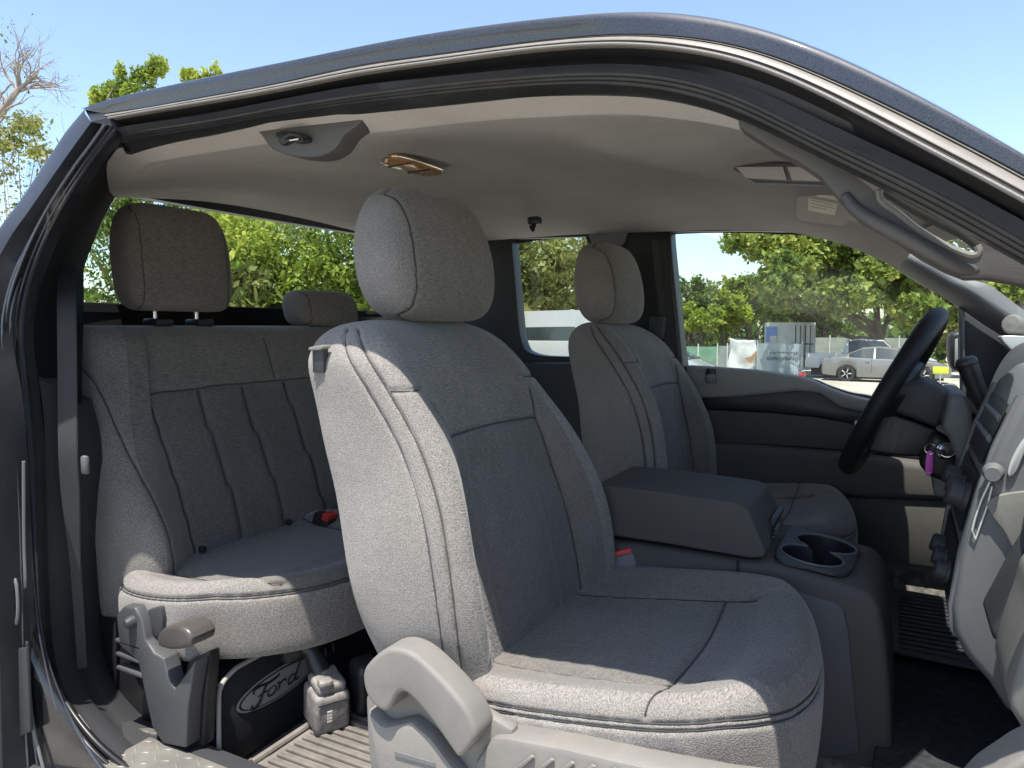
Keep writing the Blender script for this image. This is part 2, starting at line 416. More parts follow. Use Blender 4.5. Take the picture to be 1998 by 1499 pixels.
    zb = 1.085+0.12*np.clip(P[:, :, 0]-.25, -.1, .30)-1.6*np.clip(P[:, :, 0]-.55, 0, 1)**2*3
    P[:, :, 2] = zb+pr[:, None, 1]
    P[:, :, 2] = np.where(pr[:, None, 1] < -.03, np.maximum(P[:, :, 2], P[:, :, 2]), P[:, :, 2])
    nrm = normals(P, True)
    sign = 1.0 if nrm[-12, :, 2].mean() > 0 else -1.0
    pi = lambda s: float(np.interp(s, np.linspace(0, len(prof)-1, len(pr))*0+np.linspace(0, 14, len(pr)), np.arange(len(pr))))
    lines = []
    cols = np.linspace(0, nc2, 121)
    lines.append((sample(P, [(pi(5.35), c) for c in cols]), .0042, .003))
    lines.append((sample(P, [(pi(5.0), c) for c in cols]), .0045, .003))
    ins = lambda x, w: (x, sg*(yc+w))
    def topz(x, w):
        d = (P[-100:, :, 0]-x)**2+(P[-100:, :, 1]-sg*(yc+w))**2
        k = np.unravel_index(np.argmin(d), d.shape); return P[-100:][k][2]
    def tl(pts): return np.array([(x, sg*(yc+w), topz(x, w)) for x, w in cr(pts, 26)])
    lines.append((tl([(.2, .155), (.35, .165), (.46, .165), (.52, .155)]), .006, .0055))
    lines.append((tl([(.2, -.155), (.35, -.165), (.46, -.165), (.52, -.155)]), .006, .0055))
    lines.append((tl([(.47, .165), (.475, .08), (.478, 0), (.475, -.08), (.47, -.165)]), .006, .0065))
    lines.append((tl([(.47, .165), (.475, .21), (.47, .27)]), .004, .005))
    P = groove(P, nrm, lines, sign)
    # pulled folds on the skirt below the seam
    th = ol[:, 0]
    for k0, amp in ((.245, .006), (.275, .008), (.31, .009), (.345, .008), (.385, .008), (.425, .006), (.475, .004), (.54, .003)):
        for side in (1, -1):
            xx = P[:, :, 0]+0.55*(pr[:, None, 1]+.07)
            mask = np.exp(-((xx-k0)/.008)**2)*np.exp(-((pr[:, None, 1]+.055)/.04)**2)*((w*side) > .1)
            P = P+sign*nrm*(amp*mask)[..., None]
    mb = MB(); mb.grid(P, 0, cv=True, cap0=True)
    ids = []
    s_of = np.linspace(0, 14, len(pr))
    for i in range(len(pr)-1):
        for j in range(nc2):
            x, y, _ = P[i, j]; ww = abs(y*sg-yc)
            if s_of[i] < 5.2 or (s_of[i] < 7.6 and (y*sg-yc) > .165): ids.append(0)  # paler cloth on the outboard top paints in the sunlit strip
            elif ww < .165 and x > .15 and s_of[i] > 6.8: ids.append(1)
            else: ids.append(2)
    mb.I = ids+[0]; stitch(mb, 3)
    mb.out('seat_cushion', [M['fab_side_lit'], M['fab_ins'], M['fab_top_shaded'], M['thread']], seat, angle=None)
    # ---- headrest
    hz = np.r_[np.linspace(-1, 1, 80)]
    n1, n2 = 90, 200
    v = np.linspace(-math.pi/2, math.pi/2, n1)
    P = np.zeros((n1, n2, 3))
    al = np.linspace(0, 2*math.pi, n2, endpoint=False)
    sp = lambda c, e: np.sign(c)*np.abs(c)**e
    for i, q in enumerate(v):
        zz = sp(np.sin(q), .74)
        r = abs(np.cos(q))**.5
        hh = 0.108*zz
        taper = 1-0.17*max(0, zz)**1.3-0.05*max(0, -zz)**2
        hx = .064*(1-.12*max(0, zz)+.06*max(0, -zz)); hy = .158*taper
        P[i, :, 0] = .0+.012*zz*-1+hx*r*sp(np.cos(al), .62)+(-.012 if False else 0)
        P[i, :, 1] = sg*(yc+.012+hy*(0.25+0.75*r if r > 0 else .25)*sp(np.sin(al), .58)) if r > 1e-6 else sg*(yc+.012)
        P[i, :, 2] = 1.688+hh
    P[0] = P[0].mean(0); P[-1] = P[-1].mean(0)
    nrm = normals(P, True); sign = 1.0 if ((P-P.mean((0, 1)))*nrm).sum() > 0 else -1.0
    lines = []
    for yy in (yc+.012+.118, yc+.012-.118):
        pl = []
        for i in range(4, n1-2):
            c = (P[i, :, 1]*sg-yy)
            front = np.where(P[i, :, 0] > P[i, :, 0].mean())[0]
            j = front[np.argmin(np.abs(c[front]))]
            pl.append(P[i, j])
        lines.append((np.array(pl)[::3], .004, .003))
    P = groove(P, nrm, lines, sign)
    mb = MB(); mb.grid(P, 0, cv=True)
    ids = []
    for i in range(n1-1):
        for j in range(n2): ids.append(1 if abs(P[i, j, 1]*sg-yc-.012) < .118 else 0)  # paler sides, darker front: light by direction put into the cloth
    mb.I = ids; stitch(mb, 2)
    mb.out('headrest', [M['fab_side_lit'], M['fab_top_shaded'], M['thread']], seat, angle=None)
    for w in (-.055, .085):
        mb = MB(); mb.tube([(-.02, sg*(yc+w), 1.50), (-.005, sg*(yc+w), 1.62)], .007, 12, 1)
        mb.lathe((-.02, sg*(yc+w), 1.565), [(.022, 0), (.022, .012), (.015, .018), (.008, .018)], (0.1, 0, 1), 20, 0)
        mb.out('headrest_post', [M['plas_black'], M['chrome']], seat)
    return seat
pass_seat = make_front_seat(-1)
driver_seat = make_front_seat(1)
pass_seat['label'] = 'grey cloth front seat nearest the open door, light plastic side cover'
driver_seat['label'] = 'grey cloth front seat behind the steering wheel'

def RL(P, n=70):
    q = cr(P, 24*len(P), True); d = np.r_[0, np.cumsum(np.linalg.norm(np.diff(q, axis=0), axis=1))]
    t = np.linspace(0, d[-1], n); return [tuple(np.interp(t, d, q[:, k])[i] for k in range(3)) for i in range(n)]
# side cover, recline lever and rail trim of the near front seat
mb = MB()
cover = [(0.112,-0.757,1.07),(0.139,-0.757,1.053),(0.184,-0.757,1.073),(0.214,-0.757,1.059),(0.264,-0.757,1.014),(0.282,-0.757,0.948),(0.149,-0.757,0.903),(0.13,-0.757,0.981)]
mb.prism(cover, (0, .035, 0), .008)
mb.prism([(0.094,-0.735,1.073),(0.136,-0.735,1.132),(0.193,-0.735,1.131),(0.251,-0.735,1.105),(0.319,-0.735,1.086),(0.319,-0.735,1.07),(0.302,-0.735,1.026),(0.291,-0.735,0.937),(0.11,-0.735,0.875),(0.096,-0.735,1.009)], (0, .02, 0), .006)
mb.out('side_cover', M['plas_light'], pass_seat, angle=35)
mb = MB()
mb.prism([(0.16,-0.757,1.028),(0.221,-0.757,1.03),(0.223,-0.757,1.025),(0.161,-0.757,1.022)], (0, -.002, 0), 0)
mb.out('cover_slot', M['plas_mid'], pass_seat)
mb = MB()
mb.prism(RL([(0.12,-0.772,1.125),(0.134,-0.772,1.148),(0.162,-0.772,1.169),(0.196,-0.772,1.171),(0.234,-0.772,1.152),(0.274,-0.772,1.121),(0.29,-0.772,1.095),(0.288,-0.772,1.083),(0.267,-0.772,1.055),(0.257,-0.772,1.061),(0.223,-0.772,1.094),(0.192,-0.772,1.116),(0.177,-0.772,1.114),(0.161,-0.772,1.088),(0.148,-0.772,1.085),(0.128,-0.772,1.096)]), (0, .045, 0), .013, seg=4)
mb.out('recline_lever', M['plas_light'], pass_seat, angle=50)
mb = MB()
mb.prism([(0.271,-0.745,1.036),(0.295,-0.745,1.075),(0.314,-0.745,1.08),(0.391,-0.745,1.088),(0.477,-0.745,1.093),(0.575,-0.745,1.102),(0.632,-0.745,1.111),(0.637,-0.745,1.03),(0.274,-0.745,0.897)], (0, .045, 0), .008)
rib = [(0.327,-0.746,1.047),(0.335,-0.746,1.047),(0.356,-0.746,1.071),(0.351,-0.746,1.072)]
for k in range(12):
    mb.prism([(x+.0255*k, y, z+.0035*k) for x, y, z in rib], (0, -.005, 0), .0015)
mb.out('rail_cover', M['plas_light'], pass_seat, angle=35)
# dark inner pan of the seat, so nothing shows through underneath
mb = MB(); mb.box((.36, -.425, .93), (.46, .44, .12), bev=.02); mb.box((.36, -.425, .84), (.40, .40, .08), bev=.01)
mb.out('seat_base', M['plas_black'], pass_seat)
mb = MB(); mb.box((.36, .425, .93), (.46, .44, .12), bev=.02); mb.box((.36, .425, .84), (.40, .40, .08), bev=.01)
mb.out('seat_base', M['plas_black'], driver_seat)
# grey flap at the front corner of the cushion skirt, small fold strap at the rear of the backrest
mb = MB(); mb.prism([(-0.028,-0.692,1.538),(-0.008,-0.692,1.541),(-0.008,-0.692,1.506),(-0.028,-0.692,1.506)], (0, .012, 0), .001)
mb.out('seat_tag', [M['plas_dark']], pass_seat)
mb = MB(); mb.prism([(-0.031,-0.697,1.538),(-0.03,-0.697,1.542),(-0.004,-0.697,1.546),(-0.002,-0.697,1.542),(-0.011,-0.697,1.538)], (0, .016, 0), .001); mb.out('tag_flap', [M['plas_light']], pass_seat)
# belt buckle by the cushion
mb = MB()
R = Matrix.Rotation(rad(-18), 3, 'Y') @ Matrix.Rotation(rad(20), 3, 'Z')
mb.box((.262, -.150, 1.092), (.050, .026, .085), R, .007, seg=3); mb.tube([(.265, -.15, 1.06), (.262, -.14, .98)], .016, 10)
bk = mb.out('belt_buckle', M['plas_mid'], pass_seat)
mb = MB(); mb.box((.2485, -.150, 1.134), (.044, .020, .014), R, .004, seg=3)
b2 = mb.out('release_button', M['red'], pass_seat)

# ------------------------------------------------------------------ rear bench
rear = empty('rear_seat', (-.5, 0, .95), truck, label='grey cloth rear bench seat with pleated backrest')
nr, nc = 150, 520
z = np.linspace(1.0, 1.575, nr)
P = np.zeros((nr, nc, 3))
xf = curve1([1.0, 1.08, 1.2, 1.35, 1.5, 1.575], [-.535, -.53, -.555, -.61, -.66, -.685], z)
tt = np.clip((z-1.52)/.055, 0, 1); bt = np.clip((1.07-z)/.07, 0, 1)
for i in range(nr):
    b = xf[i]; a = b-.13
    sx = math.sqrt(max(0, 1-tt[i]**2.5))*math.sqrt(max(.05, 1-bt[i]**2.2))
    ya = float(curve1([1.0,1.15,1.33,1.5,1.58],[.655,.66,.645,.61,.595],z[i]))
    ctl = [(a, 0), (a, .35), (a, .56), (a+.01, ya-.02), (a+.05, ya), (b-.06, ya), (b-.02, ya-.012), (b-.002, ya-.05), (b, ya-.11), (b-.012, .50), (b-.012, .40), (b-.010, .2), (b-.010, 0)]
    full = [(x, -y) for x, y in ctl]+[(x, y) for x, y in ctl[-2:0:-1]]
    q = cr(full, nc, True); mx = (a+b)/2
    P[i, :, 0] = mx+(q[:, 0]-mx)*(.1+.9*sx); P[i, :, 1] = q[:, 1]*(1-.02*(1-sx)); P[i, :, 2] = z[i]
# outboard bolster swells near its foot
wv = np.exp(-((np.abs(P[:, :, 1])-.60)/.06)**2)*np.exp(-((P[:, :, 2]-1.16)/.13)**2)*(P[:, :, 0] > -.64)
P[:, :, 0] += .050*wv
nrm = normals(P, True); sign = 1.0 if ((P[70]-P[70].mean(0))*nrm[70]).sum() > 0 else -1.0
def frontline(pts):
    o = []
    for y, zz in cr(pts, 24):
        i = int(np.argmin(np.abs(z-zz))); c = np.where(P[i, :, 0] > P[i, :, 0].mean())[0]
        o.append(P[i, c[np.argmin(np.abs(P[i, c, 1]-y))]])
    return np.array(o)
L = []
for m in (1, -1):
    L.append((frontline([(m*.615, 1.52), (m*.60, 1.40), (m*.585, 1.25), (m*.575, 1.1)]), .0045, .0035))
    for y0, y1 in ((-.505, -.485), (-.385, -.36), (-.265, -.235), (-.13, -.10)):
        L.append((frontline([(m*y0, 1.432), (m*(y0+y1)/2, 1.26), (m*y1, 1.07)]), .008, .006))
    L.append((frontline([(m*.155, 1.545), (m*.155, 1.44)]), .004, .0035))
L.append((frontline([(-.505, 1.434), (-.25, 1.44), (0, 1.44), (.25, 1.44), (.505, 1.434)]), .006, .0042))
P = groove(P, nrm, L, sign)
mb = MB(); mb.grid(P, 0, cv=True, cap0=True, cap1=True)
ids = []
for i in range(nr-1):
    for j in range(nc):
        y, zz = abs(P[i, j, 1]), P[i, j, 2]
        kk = (j+.5)/(nc/24.0); kk = kk if kk <= 12 else 24-kk
        ids.append(1 if (y < .50 and zz < 1.434 and P[i, j, 0] > xf[i]-.05) else (0 if 2.5 < kk < 7.3 else 2))
mb.I = ids+[0, 0]; stitch(mb, 3, .0014)
mb.out('backrest', [M['fab_side_lit'], M['fab_ins'], M['fab_top_shaded'], M['thread']], rear, angle=None)
# cushion
def rear_cushion(y0, y1, nm):
    yc = (y0+y1)/2; hy = (y1-y0)/2
    oc = [(-.60, 0), (-.60, .5), (-.575, .76), (-.52, .92), (-.455, .985), (-.39, .985), (-.33, .93), (-.26, .76), (-.205, .50), (-.18, .25), (-.172, 0)]
    ctl = oc+[(x, -w) for x, w in oc[-2:0:-1]]
    ncx = 400; ol = cr(ctl, ncx, True); cx = -.4
    prof = [(.90, -.108), (.965, -.104), (.99, -.085), (1.0, -.048), (1.0, -.016), (.985, .002), (.95, .018), (.90, .026), (.83, .024), (.74, .014), (.62, .004), (.4, 0), (.2, 0), (0, 0)]
    pr = cr(prof, 130); pr[:, 0] = np.clip(pr[:, 0], 0, None)
    P = np.zeros((len(pr), ncx, 3))
    P[:, :, 0] = cx+(ol[None, :, 0]-cx)*pr[:, None, 0]
    # keep the edge band equally wide at the ends of a long cushion
    sy = 1-(1-pr[:, 0])*(.26/hy)
    sy = np.where(pr[:, 0] < .3, sy*pr[:, 0]/.3, sy)
    P[:, :, 1] = yc+ol[None, :, 1]*hy*sy[:, None]
    P[:, :, 2] = 1.098+.02*np.sin((P[:, :, 0]+.5)*3)+pr[:, None, 1]-.15*np.clip(P[:, :, 0]+.30, 0, 1)
    nrm = normals(P, True); sign = 1.0 if nrm[-20, :, 2].mean() > 0 else -1.0
    s_of = np.linspace(0, 13, len(pr)); pi = lambda s: float(np.interp(s, s_of, np.arange(len(pr))))
    cols = np.linspace(0, ncx, 121)
    L = [(sample(P, [(pi(5.05), c) for c in cols]), .004, .003), (sample(P, [(pi(5.3), c) for c in cols]), .004, .003)]
    for m in (1, -1):
        c0 = np.linspace(0, 1, 10)
        x = -.60+.40*c0; y = np.full(10, yc+m*(hy-.125))
        pl = []
        for a, b in zip(x, y):
            d = (P[60:, :, 0]-a)**2+(P[60:, :, 1]-b)**2; k = np.unravel_index(np.argmin(d), d.shape); pl.append(P[60:][k])
        L.append((np.array(pl), .006, .006))
    P = groove(P, nrm, L, sign)
    mb = MB(); mb.grid(P, 0, cv=True, cap0=True)
    ids = []
    for i in range(len(pr)-1):
        for j in range(ncx):
            ids.append(0 if (s_of[i] < 5.1 or (s_of[i] < 8.2 and abs(P[i, j, 1]-yc) > hy-.12)) else (1 if abs(P[i, j, 1]-yc) < hy-.125 else 2))  # paler end bands paint sunlight onto the top
    mb.I = ids+[0]; stitch(mb, 3)
    return mb.out(nm, [M['fab_side_lit'], M['fab_ins'], M['fab_top_shaded'], M['thread']], rear, angle=None)
rear_cushion(-.70, -.06, 'seat_cushion')
rear_cushion(-.05, .66, 'seat_cushion')
def rear_headrest(yc, z0, z1, hy, xc=-.765, hx=.055):
    n1, n2 = 60, 140
    v = np.linspace(-math.pi/2, math.pi/2, n1); al = np.linspace(0, 2*math.pi, n2, endpoint=False)
    sp = lambda c, e: np.sign(c)*np.abs(c)**e
    P = np.zeros((n1, n2, 3))
    for i, q in enumerate(v):
        zz = sp(np.sin(q), .6); r = abs(np.cos(q))**.38
        w = hy*(1-.16*max(0, zz)**2)
        P[i, :, 0] = xc-.01*zz+hx*r*sp(np.cos(al), .6)
        P[i, :, 1] = yc+w*(.45+.55*r)*sp(np.sin(al), .5) if r > 1e-6 else yc
        P[i, :, 2] = (z0+z1)/2+(z1-z0)/2*zz
    P[0] = P[0].mean(0); P[-1] = P[-1].mean(0)
    nrm = normals(P, True); sign = 1.0 if ((P-P.mean((0, 1)))*nrm).sum() > 0 else -1.0
    L = []
    for s in (1, -1):
        pl = []
        for i in range(4, n1-3):
            f = np.where(P[i, :, 0] > P[i, :, 0].mean())[0]
            pl.append(P[i, f[np.argmin(np.abs(P[i, f, 1]-yc-s*hy*.80))]])
        L.append((np.array(pl)[::3], .0035, .003))
    P = groove(P, nrm, L, sign)
    mb = MB(); mb.grid(P, 0, cv=True); stitch(mb, 1)
    mb.out('headrest', [M['fab_top_shaded'], M['thread']], rear, angle=None)
    for s in (-1, 1):
        y = yc+s*.055; mb = MB()
        mb.tube([(xc, y, 1.54), (xc, y, z0+.03)], .0065, 10, 1)
        mb.box((xc+.012, y, 1.581), (.05, .045, .018), None, .005, 0)
        mb.out('headrest_post', [M['plas_black'], M['chrome']], rear)
rear_headrest(-.347, 1.607, 1.842, .139)
rear_headrest(.135, 1.575, 1.675, .118, hx=.06)
# belt buckle and little snap buttons on the bench
mb = MB(); mb.box((-.50, -.165, 1.095), (.05, .032, .06), Matrix.Rotation(rad(20), 3, 'Y'), .006)
mb.out('belt_buckle', M['plas_black'], rear)
mb = MB(); mb.box((-.478, -.165, 1.121), (.02, .036, .018), Matrix.Rotation(rad(20), 3, 'Y'), .004)
mb.out('release_button', M['red'], rear)
for y, zz in ((-.475, 1.115), (-.235, 1.115)):
    mb = MB(); mb.lathe((-.545, y, zz), [(.007, 0), (.007, .008), (.004, .010), (0, .010)], (1, 0, .1), 14)
    mb.out('snap_button', [M['plas_black']], rear)
# grey bracket of the fold-up mechanism at the outboard end of the bench
mb = MB()
mb.prism([(-0.468,-0.715,1.075),(-0.447,-0.715,1.093),(-0.417,-0.715,1.097),(-0.399,-0.715,1.079),(-0.392,-0.715,1.045),(-0.371,-0.715,1.027),(-0.347,-0.715,1.023),(-0.334,-0.715,0.987),(-0.322,-0.715,0.976),(-0.28,-0.715,1.025),(-0.27,-0.715,1.036),(-0.291,-0.715,0.953),(-0.299,-0.715,0.881),(-0.356,-0.715,0.873),(-0.383,-0.715,0.894),(-0.401,-0.715,0.958),(-0.414,-0.715,1.004),(-0.463,-0.715,1.021)], (0, .03, 0), .006, seg=3)
fin = [(-0.476,-0.715,1.031),(-0.407,-0.715,1.031),(-0.403,-0.715,1.023),(-0.474,-0.715,1.024)]
for k in range(3):
    mb.prism([(x, y, z-.0245*k) for x, y, z in fin], (0, .02, 0), .003)
mb.out('hinge_bracket', flat('blue grey moulded plastic', (.06, .061, .066), .5, bump=.25), rear, angle=40)
mb = MB(); c = Vector((-0.422,-0.722,1.072))
mb.lathe(c, [(.011, .012), (.011, 0), (.006, -.008), (0, -.008)], (0, 1, 0), 18)
mb.prism([(-0.408,-0.7,1.09),(-0.371,-0.7,1.102),(-0.366,-0.7,1.08),(-0.371,-0.7,1.052),(-0.396,-0.7,1.038),(-0.408,-0.7,1.058)], (0, .03, 0), .006)
mb.out('hinge_bolt', M['plas_dark'], rear)
mb = MB()
kn = arc([(-0.337,-0.735,1.068),(-0.317,-0.735,1.088),(-0.283,-0.735,1.098),(-0.261,-0.735,1.094),(-0.251,-0.735,1.081),(-0.26,-0.735,1.068),(-0.298,-0.735,1.055),(-0.332,-0.735,1.053)], 30)
mb.prism([tuple(p) for p in kn], (0, .05, 0), .016, seg=4)
mb.out('fold_lever', surf('brown grey knob', (.07, .064, .058), .35, var=.15), rear, angle=60)
mb = MB()
mb.prism([(-0.326,-0.685,1.011),(-0.272,-0.685,1.04),(-0.278,-0.685,0.986),(-0.295,-0.685,0.867),(-0.352,-0.685,0.844),(-0.395,-0.685,0.847)], (0, .025, 0), .006)
mb.box((-.49, -.35, .92), (.30, .62, .22), bev=.01)
mb.out('bench_support', M['plas_black'], rear)

# ------------------------------------------------------------------ body side: rails, jamb, seals round the near door opening
NB = 170
def bands(rows, name, mats, parent, mids=None, angle=None):
    """loft strips between successive edge lines; each strip keeps its own crisp border"""
    mb = MB()
    R_ = [arc(r, NB) for r in rows]
    for i in range(len(R_)-1):
        a, b = R_[i], R_[i+1]
        mb.grid(np.stack([a, a*.5+b*.5, b]), 0 if mids is None else mids[i])
    return mb.out(name, mats, parent, angle=angle)
E0 = [(-0.447,-0.745,1.917),(-0.401,-0.745,1.924),(-0.168,-0.745,1.923),(0.024,-0.745,1.919),(0.186,-0.745,1.916),(0.325,-0.745,1.907),(0.416,-0.745,1.898),(0.471,-0.745,1.891),(0.514,-0.748,1.88),(0.56,-0.752,1.863),(0.599,-0.758,1.844),(0.644,-0.765,1.818),(0.686,-0.772,1.789),(0.726,-0.78,1.759),(0.762,-0.787,1.731),(0.795,-0.795,1.703),(0.844,-0.8,1.663)]
E1 = [(-0.39,-0.753,1.901),(-0.27,-0.753,1.896),(-0.16,-0.753,1.894),(-0.014,-0.753,1.891),(0.115,-0.753,1.893),(0.228,-0.753,1.886),(0.329,-0.753,1.881),(0.39,-0.753,1.876),(0.453,-0.753,1.87),(0.504,-0.765,1.855),(0.573,-0.769,1.834),(0.62,-0.775,1.808),(0.666,-0.782,1.779),(0.722,-0.792,1.74),(0.762,-0.799,1.711),(0.795,-0.807,1.686),(0.842,-0.812,1.649)]
E2 = [(-0.362,-0.762,1.889),(-0.258,-0.762,1.887),(-0.149,-0.762,1.884),(-0.005,-0.762,1.881),(0.122,-0.762,1.881),(0.234,-0.762,1.875),(0.334,-0.762,1.87),(0.394,-0.762,1.865),(0.456,-0.762,1.857),(0.509,-0.779,1.839),(0.576,-0.783,1.817),(0.622,-0.789,1.789),(0.668,-0.796,1.759),(0.722,-0.806,1.718),(0.762,-0.814,1.69),(0.794,-0.821,1.666),(0.841,-0.827,1.63)]
E3 = [(-0.364,-0.745,1.877),(-0.282,-0.745,1.875),(-0.171,-0.745,1.871),(-0.022,-0.745,1.871),(0.108,-0.745,1.87),(0.222,-0.745,1.862),(0.325,-0.745,1.855),(0.387,-0.745,1.849),(0.45,-0.745,1.842),(0.5,-0.748,1.83),(0.57,-0.75,1.806),(0.618,-0.755,1.775),(0.666,-0.76,1.743),(0.723,-0.765,1.709),(0.765,-0.77,1.681),(0.8,-0.775,1.653),(0.85,-0.78,1.619)]
E4 = [(-0.369,-0.735,1.871),(-0.296,-0.735,1.871),(-0.183,-0.735,1.867),(-0.033,-0.735,1.867),(0.099,-0.735,1.864),(0.216,-0.735,1.859),(0.319,-0.735,1.852),(0.382,-0.735,1.846),(0.447,-0.735,1.838),(0.496,-0.735,1.827),(0.567,-0.737,1.798),(0.617,-0.74,1.763),(0.665,-0.745,1.732),(0.724,-0.75,1.698),(0.767,-0.755,1.667),(0.802,-0.76,1.64),(0.853,-0.765,1.604)]
E5 = [(-0.405,-0.705,1.869),(-0.337,-0.705,1.87),(-0.219,-0.705,1.867),(-0.063,-0.705,1.868),(0.074,-0.705,1.863),(0.195,-0.705,1.857),(0.303,-0.705,1.85),(0.369,-0.705,1.844),(0.436,-0.705,1.834),(0.488,-0.707,1.82),(0.562,-0.71,1.791),(0.613,-0.713,1.755),(0.664,-0.717,1.723),(0.724,-0.72,1.686),(0.77,-0.725,1.653),(0.806,-0.73,1.628),(0.86,-0.735,1.591)]
E6 = [(-0.435,-0.685,1.858),(-0.364,-0.685,1.865),(-0.244,-0.685,1.865),(-0.083,-0.685,1.865),(0.058,-0.685,1.857),(0.182,-0.685,1.852),(0.293,-0.685,1.846),(0.36,-0.685,1.84),(0.453,-0.685,1.827),(0.51,-0.687,1.81),(0.558,-0.69,1.789),(0.61,-0.692,1.755),(0.662,-0.695,1.723),(0.725,-0.7,1.684),(0.771,-0.705,1.651),(0.809,-0.71,1.625),(0.864,-0.715,1.587)]
body = empty('body_side', (0, -.78, 1.2), truck)
# painted cant rail above the strip
def smooth(P, k=9, it=3):
    Q = P.copy()
    for _ in range(it):
        pad = np.concatenate([2*Q[:1]-Q[k:0:-1], Q, 2*Q[-1:]-Q[-2:-k-2:-1]])
        Q = np.stack([np.convolve(pad[:, c], np.ones(2*k+1)/(2*k+1), 'valid') for c in range(3)], 1); Q[0] = P[0]; Q[-1] = P[-1]
    return Q
sarc = lambda E_, n: smooth(arc(E_, n), 5, 3)
a0, a1 = sarc(E0, NB), sarc(E1, NB)
mid = a0*.5+a1*.5; mid[:, 1] = a0[:, 1]*.32+a1[:, 1]*.68; mid[:, 1] -= .004
q1 = a0*.78+a1*.22; q1[:, 1] -= .010
top_in = a0.copy(); top_in[:, 1] += .055; top_in[:, 2] += .010
lip = a1.copy(); lip[:, 2] -= .004; lip[:, 1] += .006
mb = MB()
mb.grid(np.stack([top_in, a0*.6+top_in*.4+np.array([0, 0, .003]), a0, q1, mid, a1]), 0)
mb.grid(np.stack([a1, lip]), 0)
mb.out('cant_rail', [M['paint']], body, angle=None)
# sun-bleached strip with a raised bead on either edge
a2 = sarc(E2, NB)
st = [a1*(1-t)+a2*t for t in (0, .14, .18, .30, .5, .72, .80, .86, 1.0)]
for k, dy in enumerate((.003, .001, .004, 0, -.003, -.0015, .003, -.001, .002)): st[k][:, 1] += dy
mb = MB(); mb.grid(np.stack(st), 0)
under = a2.copy(); under[:, 1] += .012; under[:, 2] -= .001
mb.grid(np.stack([a2, under]), 0)
mb.out('drip_strip', [M['rubber_grey']], body, angle=60)
mb = MB(); mb.tube(a2+np.array([0, -.001, -.0012]), .0018, 8)
mb.out('edge_bead', [M['plas_light']], body)
# dark channel, painted pinch flange
a3, a4, a5, a6 = sarc(E3, NB), sarc(E4, NB), sarc(E5, NB), sarc(E6, NB)
m1 = under*.62+a3*.38; m1[:, 1] += .012
mb = MB(); mb.grid(np.stack([under, m1, a3]), 0)
ledge = a3.copy(); ledge[:, 1] -= .008; ledge[:, 2] -= .0015
mb.grid(np.stack([a3, ledge]), 0); mb.grid(np.stack([ledge, a4]), 1)
mb.out('door_frame', [M['plas_black'], M['paint_jamb']], body, angle=50)
mb = MB()
mb.grid(np.stack([a4, a4*.5+a5*.5+np.array([0, .012, 0]), a5]), 0)
for t, r, dy in ((.12, .0034, -.001), (.45, .0042, -.004), (.80, .0048, -.006)):
    p = a4*(1-t)+a5*t; p[:, 1] += dy; mb.tube(p, r, 8)
back6 = a6.copy(); back6[:, 1] += .008
mb.grid(np.stack([a5, a5*.45+a6*.55+np.array([0, -.006, 0]), a6]), 0); mb.grid(np.stack([a6, back6]), 0)
mb.out('door_seal', [M['rubber']], body, angle=60)

# rear jamb and corner of the opening
J0 = [(-0.447,-0.745,1.917),(-0.478,-0.757,1.884),(-0.5,-0.77,1.848),(-0.537,-0.8,1.774),(-0.561,-0.82,1.73),(-0.582,-0.85,1.666),(-0.589,-0.88,1.57),(-0.59,-0.9,1.443),(-0.626,-0.9,1.194),(-0.657,-0.9,0.844),(-0.672,-0.9,0.713)]
J1 = [(-0.399,-0.766,1.886),(-0.418,-0.778,1.856),(-0.446,-0.79,1.819),(-0.486,-0.815,1.753),(-0.522,-0.83,1.705),(-0.524,-0.86,1.64),(-0.52,-0.88,1.554),(-0.49,-0.885,1.447),(-0.492,-0.885,1.211),(-0.509,-0.885,0.879),(-0.513,-0.885,0.758)]
J2 = [(-0.363,-0.768,1.877),(-0.389,-0.776,1.847),(-0.422,-0.786,1.811),(-0.477,-0.8,1.745),(-0.506,-0.82,1.674),(-0.524,-0.835,1.602),(-0.527,-0.84,1.529),(-0.511,-0.84,1.457),(-0.5,-0.84,1.279),(-0.505,-0.84,0.941),(-0.468,-0.84,0.745)]
J3 = [(-0.371,-0.745,1.875),(-0.395,-0.752,1.852),(-0.421,-0.76,1.824),(-0.456,-0.78,1.765),(-0.498,-0.79,1.704),(-0.53,-0.8,1.631),(-0.544,-0.805,1.561),(-0.539,-0.805,1.487),(-0.53,-0.805,1.386),(-0.535,-0.805,1.198),(-0.533,-0.805,1.041),(-0.515,-0.8,0.946),(-0.454,-0.8,0.887),(-0.383,-0.8,0.856),(-0.265,-0.8,0.838),(-0.028,-0.8,0.87)]
J4 = [(-0.401,-0.72,1.867),(-0.418,-0.725,1.852),(-0.433,-0.735,1.83),(-0.463,-0.75,1.78),(-0.501,-0.76,1.728),(-0.534,-0.77,1.666),(-0.563,-0.775,1.604),(-0.576,-0.775,1.548),(-0.563,-0.775,1.458),(-0.555,-0.775,1.346),(-0.564,-0.775,1.168),(-0.561,-0.775,1.019),(-0.525,-0.775,0.95),(-0.452,-0.775,0.899),(-0.36,-0.775,0.87),(-0.25,-0.775,0.857),(-0.034,-0.775,0.882)]
j0, j1, j2, j3, j4 = [arc(r, NB) for r in (J0, J1, J2, J3, J4)]
mb = MB()
mb.grid(np.stack([j0, j0*.6+j1*.4+np.array([0, -.004, 0]), j1]), 0)
mb.out('rear_corner_panel', [M['pillar_dark']], body, angle=None)
